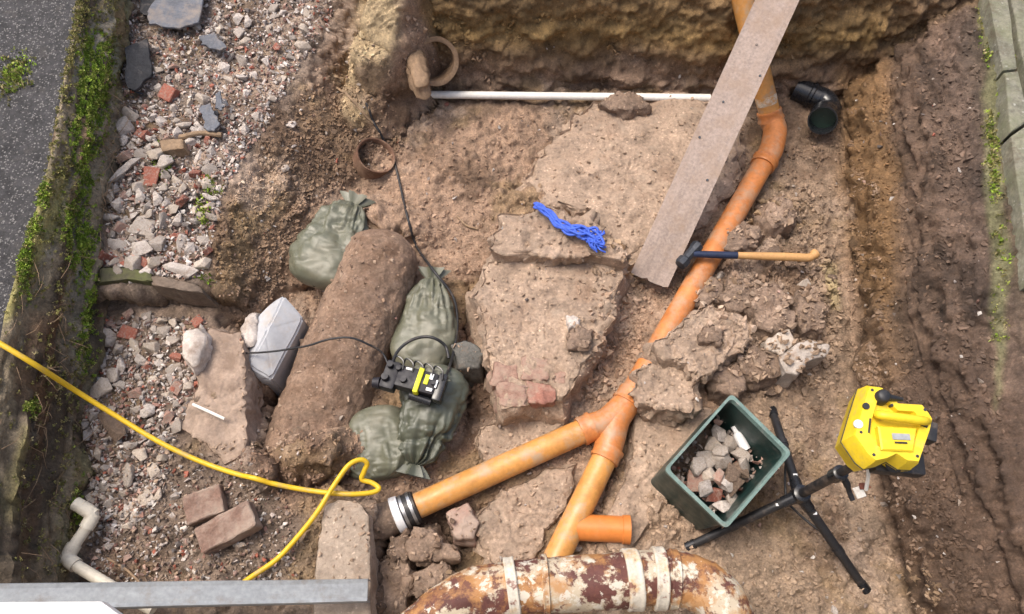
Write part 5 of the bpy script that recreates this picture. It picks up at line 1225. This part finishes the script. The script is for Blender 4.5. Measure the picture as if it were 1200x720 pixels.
def rail():
    z = .34; a = W(-60, 701, .80); b = W(431, 692, z); d = (b - a).normalized(); s_ = Vector((-d.y, d.x, 0)); L_ = (b - a).length; w_ = .082
    e = empty('grey_gutter', (a + b) / 2 - Vector((0, 0, .03)), 'long grey plastic gutter rail lying across the path edge', 'rail')
    prof_ = [(-.5, -.055), (-.5, -.004), (-.46, .004), (-.30, .0), (.30, .0), (.46, .004), (.5, -.004), (.5, -.055), (.44, -.055), (.44, -.012), (-.44, -.012), (-.44, -.055)]
    n = len(prof_); ns = 40; V = []; F = []
    for i in range(ns + 1):
        p = a + d * (L_ * i / ns) + Vector((0, 0, .004 * math.sin(i * .35)))
        for (u, v) in prof_: V.append(p + s_ * (u * w_) + Vector((0, 0, v)))
    for i in range(ns):
        for k in range(n): F.append((i * n + k, (i + 1) * n + k, (i + 1) * n + (k + 1) % n, i * n + (k + 1) % n))
    F += [tuple(range(n)), tuple(ns * n + k for k in range(n - 1, -1, -1))]
    MB().add(V, F).build('rail', M['greyrail'], e)
    for (px, py, r_) in ((376, 686, .0055), (148, 699, .009), (152, 688, .005)): p = W(px, py, .34 + .46 * (431 - px) / 491 * .93 + .004); MB().tube([p - Vector((0, 0, .006)), p + Vector((0, 0, .0015))], r_, 10).build('screw_hole', M['black'], e)
rail()
x = MB(); q = [W(-60, 706, .82), W(118, 705, .82), (W(140, 721, .82)), W(150, 790, .82), W(-60, 790, .82)]
x.prism([(p.x, p.y) for p in q][::-1], .785, .82, .004); tag(x.build('white_board', M['whiteclean']), 'white plastic sill board end below the grey gutter rail', 'board')

# ------------------------------------------------------------------ rusty soil pipe in front of the house wall
def soil_pipe():
    z = .52; e = empty('rusty_soil_pipe', W(690, 690, z - .09), 'thick rusty soil pipe with flaking white and orange paint', 'pipe')
    pth = catmull([W(440, 800, z - .06), W(490, 745, z - .02), W(540, 705, z), W(600, 690, z), W(660, 685, z), W(720, 681, z), (W(775, 678, z)), W(815, 684, z), W(842, 704, z), W(856, 745, z - .02), W(858, 820, z - .05)], 14)
    n = len(pth); A = []
    x = MB().tube(pth, .085, 64, False); ob = x.build('pipe_body', M['rustpaint'], e, True, 80)
    A = np.array([v.co[:] for v in ob.data.vertices]); c = np.repeat(np.array([p[:] for p in pth]), 64, 0); nn = A - c; nn /= np.linalg.norm(nn, axis=1)[:, None]
    A = A + nn * (.005 * fbm(A, 12, 3) + .004 * ridge(A, 22, 2))[:, None]; ob.data.vertices.foreach_set('co', A.astype(np.float32).ravel()); ob.data.update()
    def collar(px, L_, r_, m, nm='collar'):
        i = min(range(n), key=lambda k: abs(proj(*pth[k])[0] - px)); d = (pth[min(i + 1, n - 1)] - pth[i - 1]).normalized(); p = pth[i]
        prof_ = [(-.5, .08), (-.5, r_ * .97), (-.4, r_), (-.2, r_ * .985), (.2, r_ * .985), (.4, r_), (.5, r_ * .97), (.5, .08)]
        lathe_np(p - d * L_ * .5, p + d * L_ * .5, [((q + .5) * L_, rr) for q, rr in np.array(sum([[(prof_[i_][0] * (1 - s_) + prof_[i_ + 1][0] * s_, prof_[i_][1] * (1 - s_) + prof_[i_ + 1][1] * s_) for s_ in (0, .25, .5, .75)] for i_ in range(len(prof_) - 1)], []) + [prof_[-1]])], 56, .004, 14, nm, m, e, px)
    collar(600, .035, .099, M['whitepaint']); collar(640, .022, .096, M['rustpaint']); collar(742, .05, .098, M['whitepaint']); collar(772, .04, .099, M['whitepaint']); collar(788, .03, .095, M['rustpaint'])
    for p0 in (pth[0], pth[-1]): pass
soil_pipe()
# house wall the photographer leans out of, below the frame
x = MB(); x.box((.4, -.62, 1.1), (9, .3, 3.0), None, .01); tag(x.build('house_wall', M['render']), 'pale rendered house wall behind the rusty pipe', 'wall')

# ------------------------------------------------------------------ grass and weeds on the right bank
gp = []
for (a, b, k) in [((1152, 0), (1158, 80), 50), ((1158, 130), (1165, 240), 150), ((1165, 250), (1176, 340), 40), ((1162, 340), (1170, 400), 30), ((1176, 60), (1178, 150), 30), ((1196, 190), (1199, 260), 30)]:
    for _ in range(k):
        t_ = random.random(); p = on_ground(a[0] + (b[0] - a[0]) * t_ + random.gauss(0, 5), a[1] + (b[1] - a[1]) * t_); gp.append(p[:])
gp = np.array(gp); tag(tufts('weeds', gp, np.tile([0, 0, 1.2], (len(gp), 1)), .011, GRN + OLV, M['moss'], None, 9, .9), 'small green weeds along the concrete edging of the right bank', 'weeds')
gp = np.array([on_ground(px + random.gauss(0, 5), py + random.gauss(0, 8))[:] for px, py, k in ((190, 195, 30), (248, 220, 30), (243, 340, 40), (240, 250, 25)) for _ in range(k)])
tag(tufts('weeds', gp, np.tile([0, 0, 1.2], (len(gp), 1)), .016, GRN, M['moss'], None, 8, .9), 'few green weeds sprouting along the right margin of the upper rubble', 'weeds')
gp = AV[rng.choice(len(AV), 0)] if False else np.array([[W(14 + random.gauss(0, 8), 88 + random.gauss(0, 11), ZW).x, W(14, 88 + random.gauss(0, 11), ZW).y, ZW - .01] for _ in range(150)])
tag(tufts('moss_patch', gp, np.tile([0, 0, 1.2], (len(gp), 1)), .012, GRN + OLV, M['moss'], None, 8, .5), 'small moss patch growing on the asphalt', 'moss')
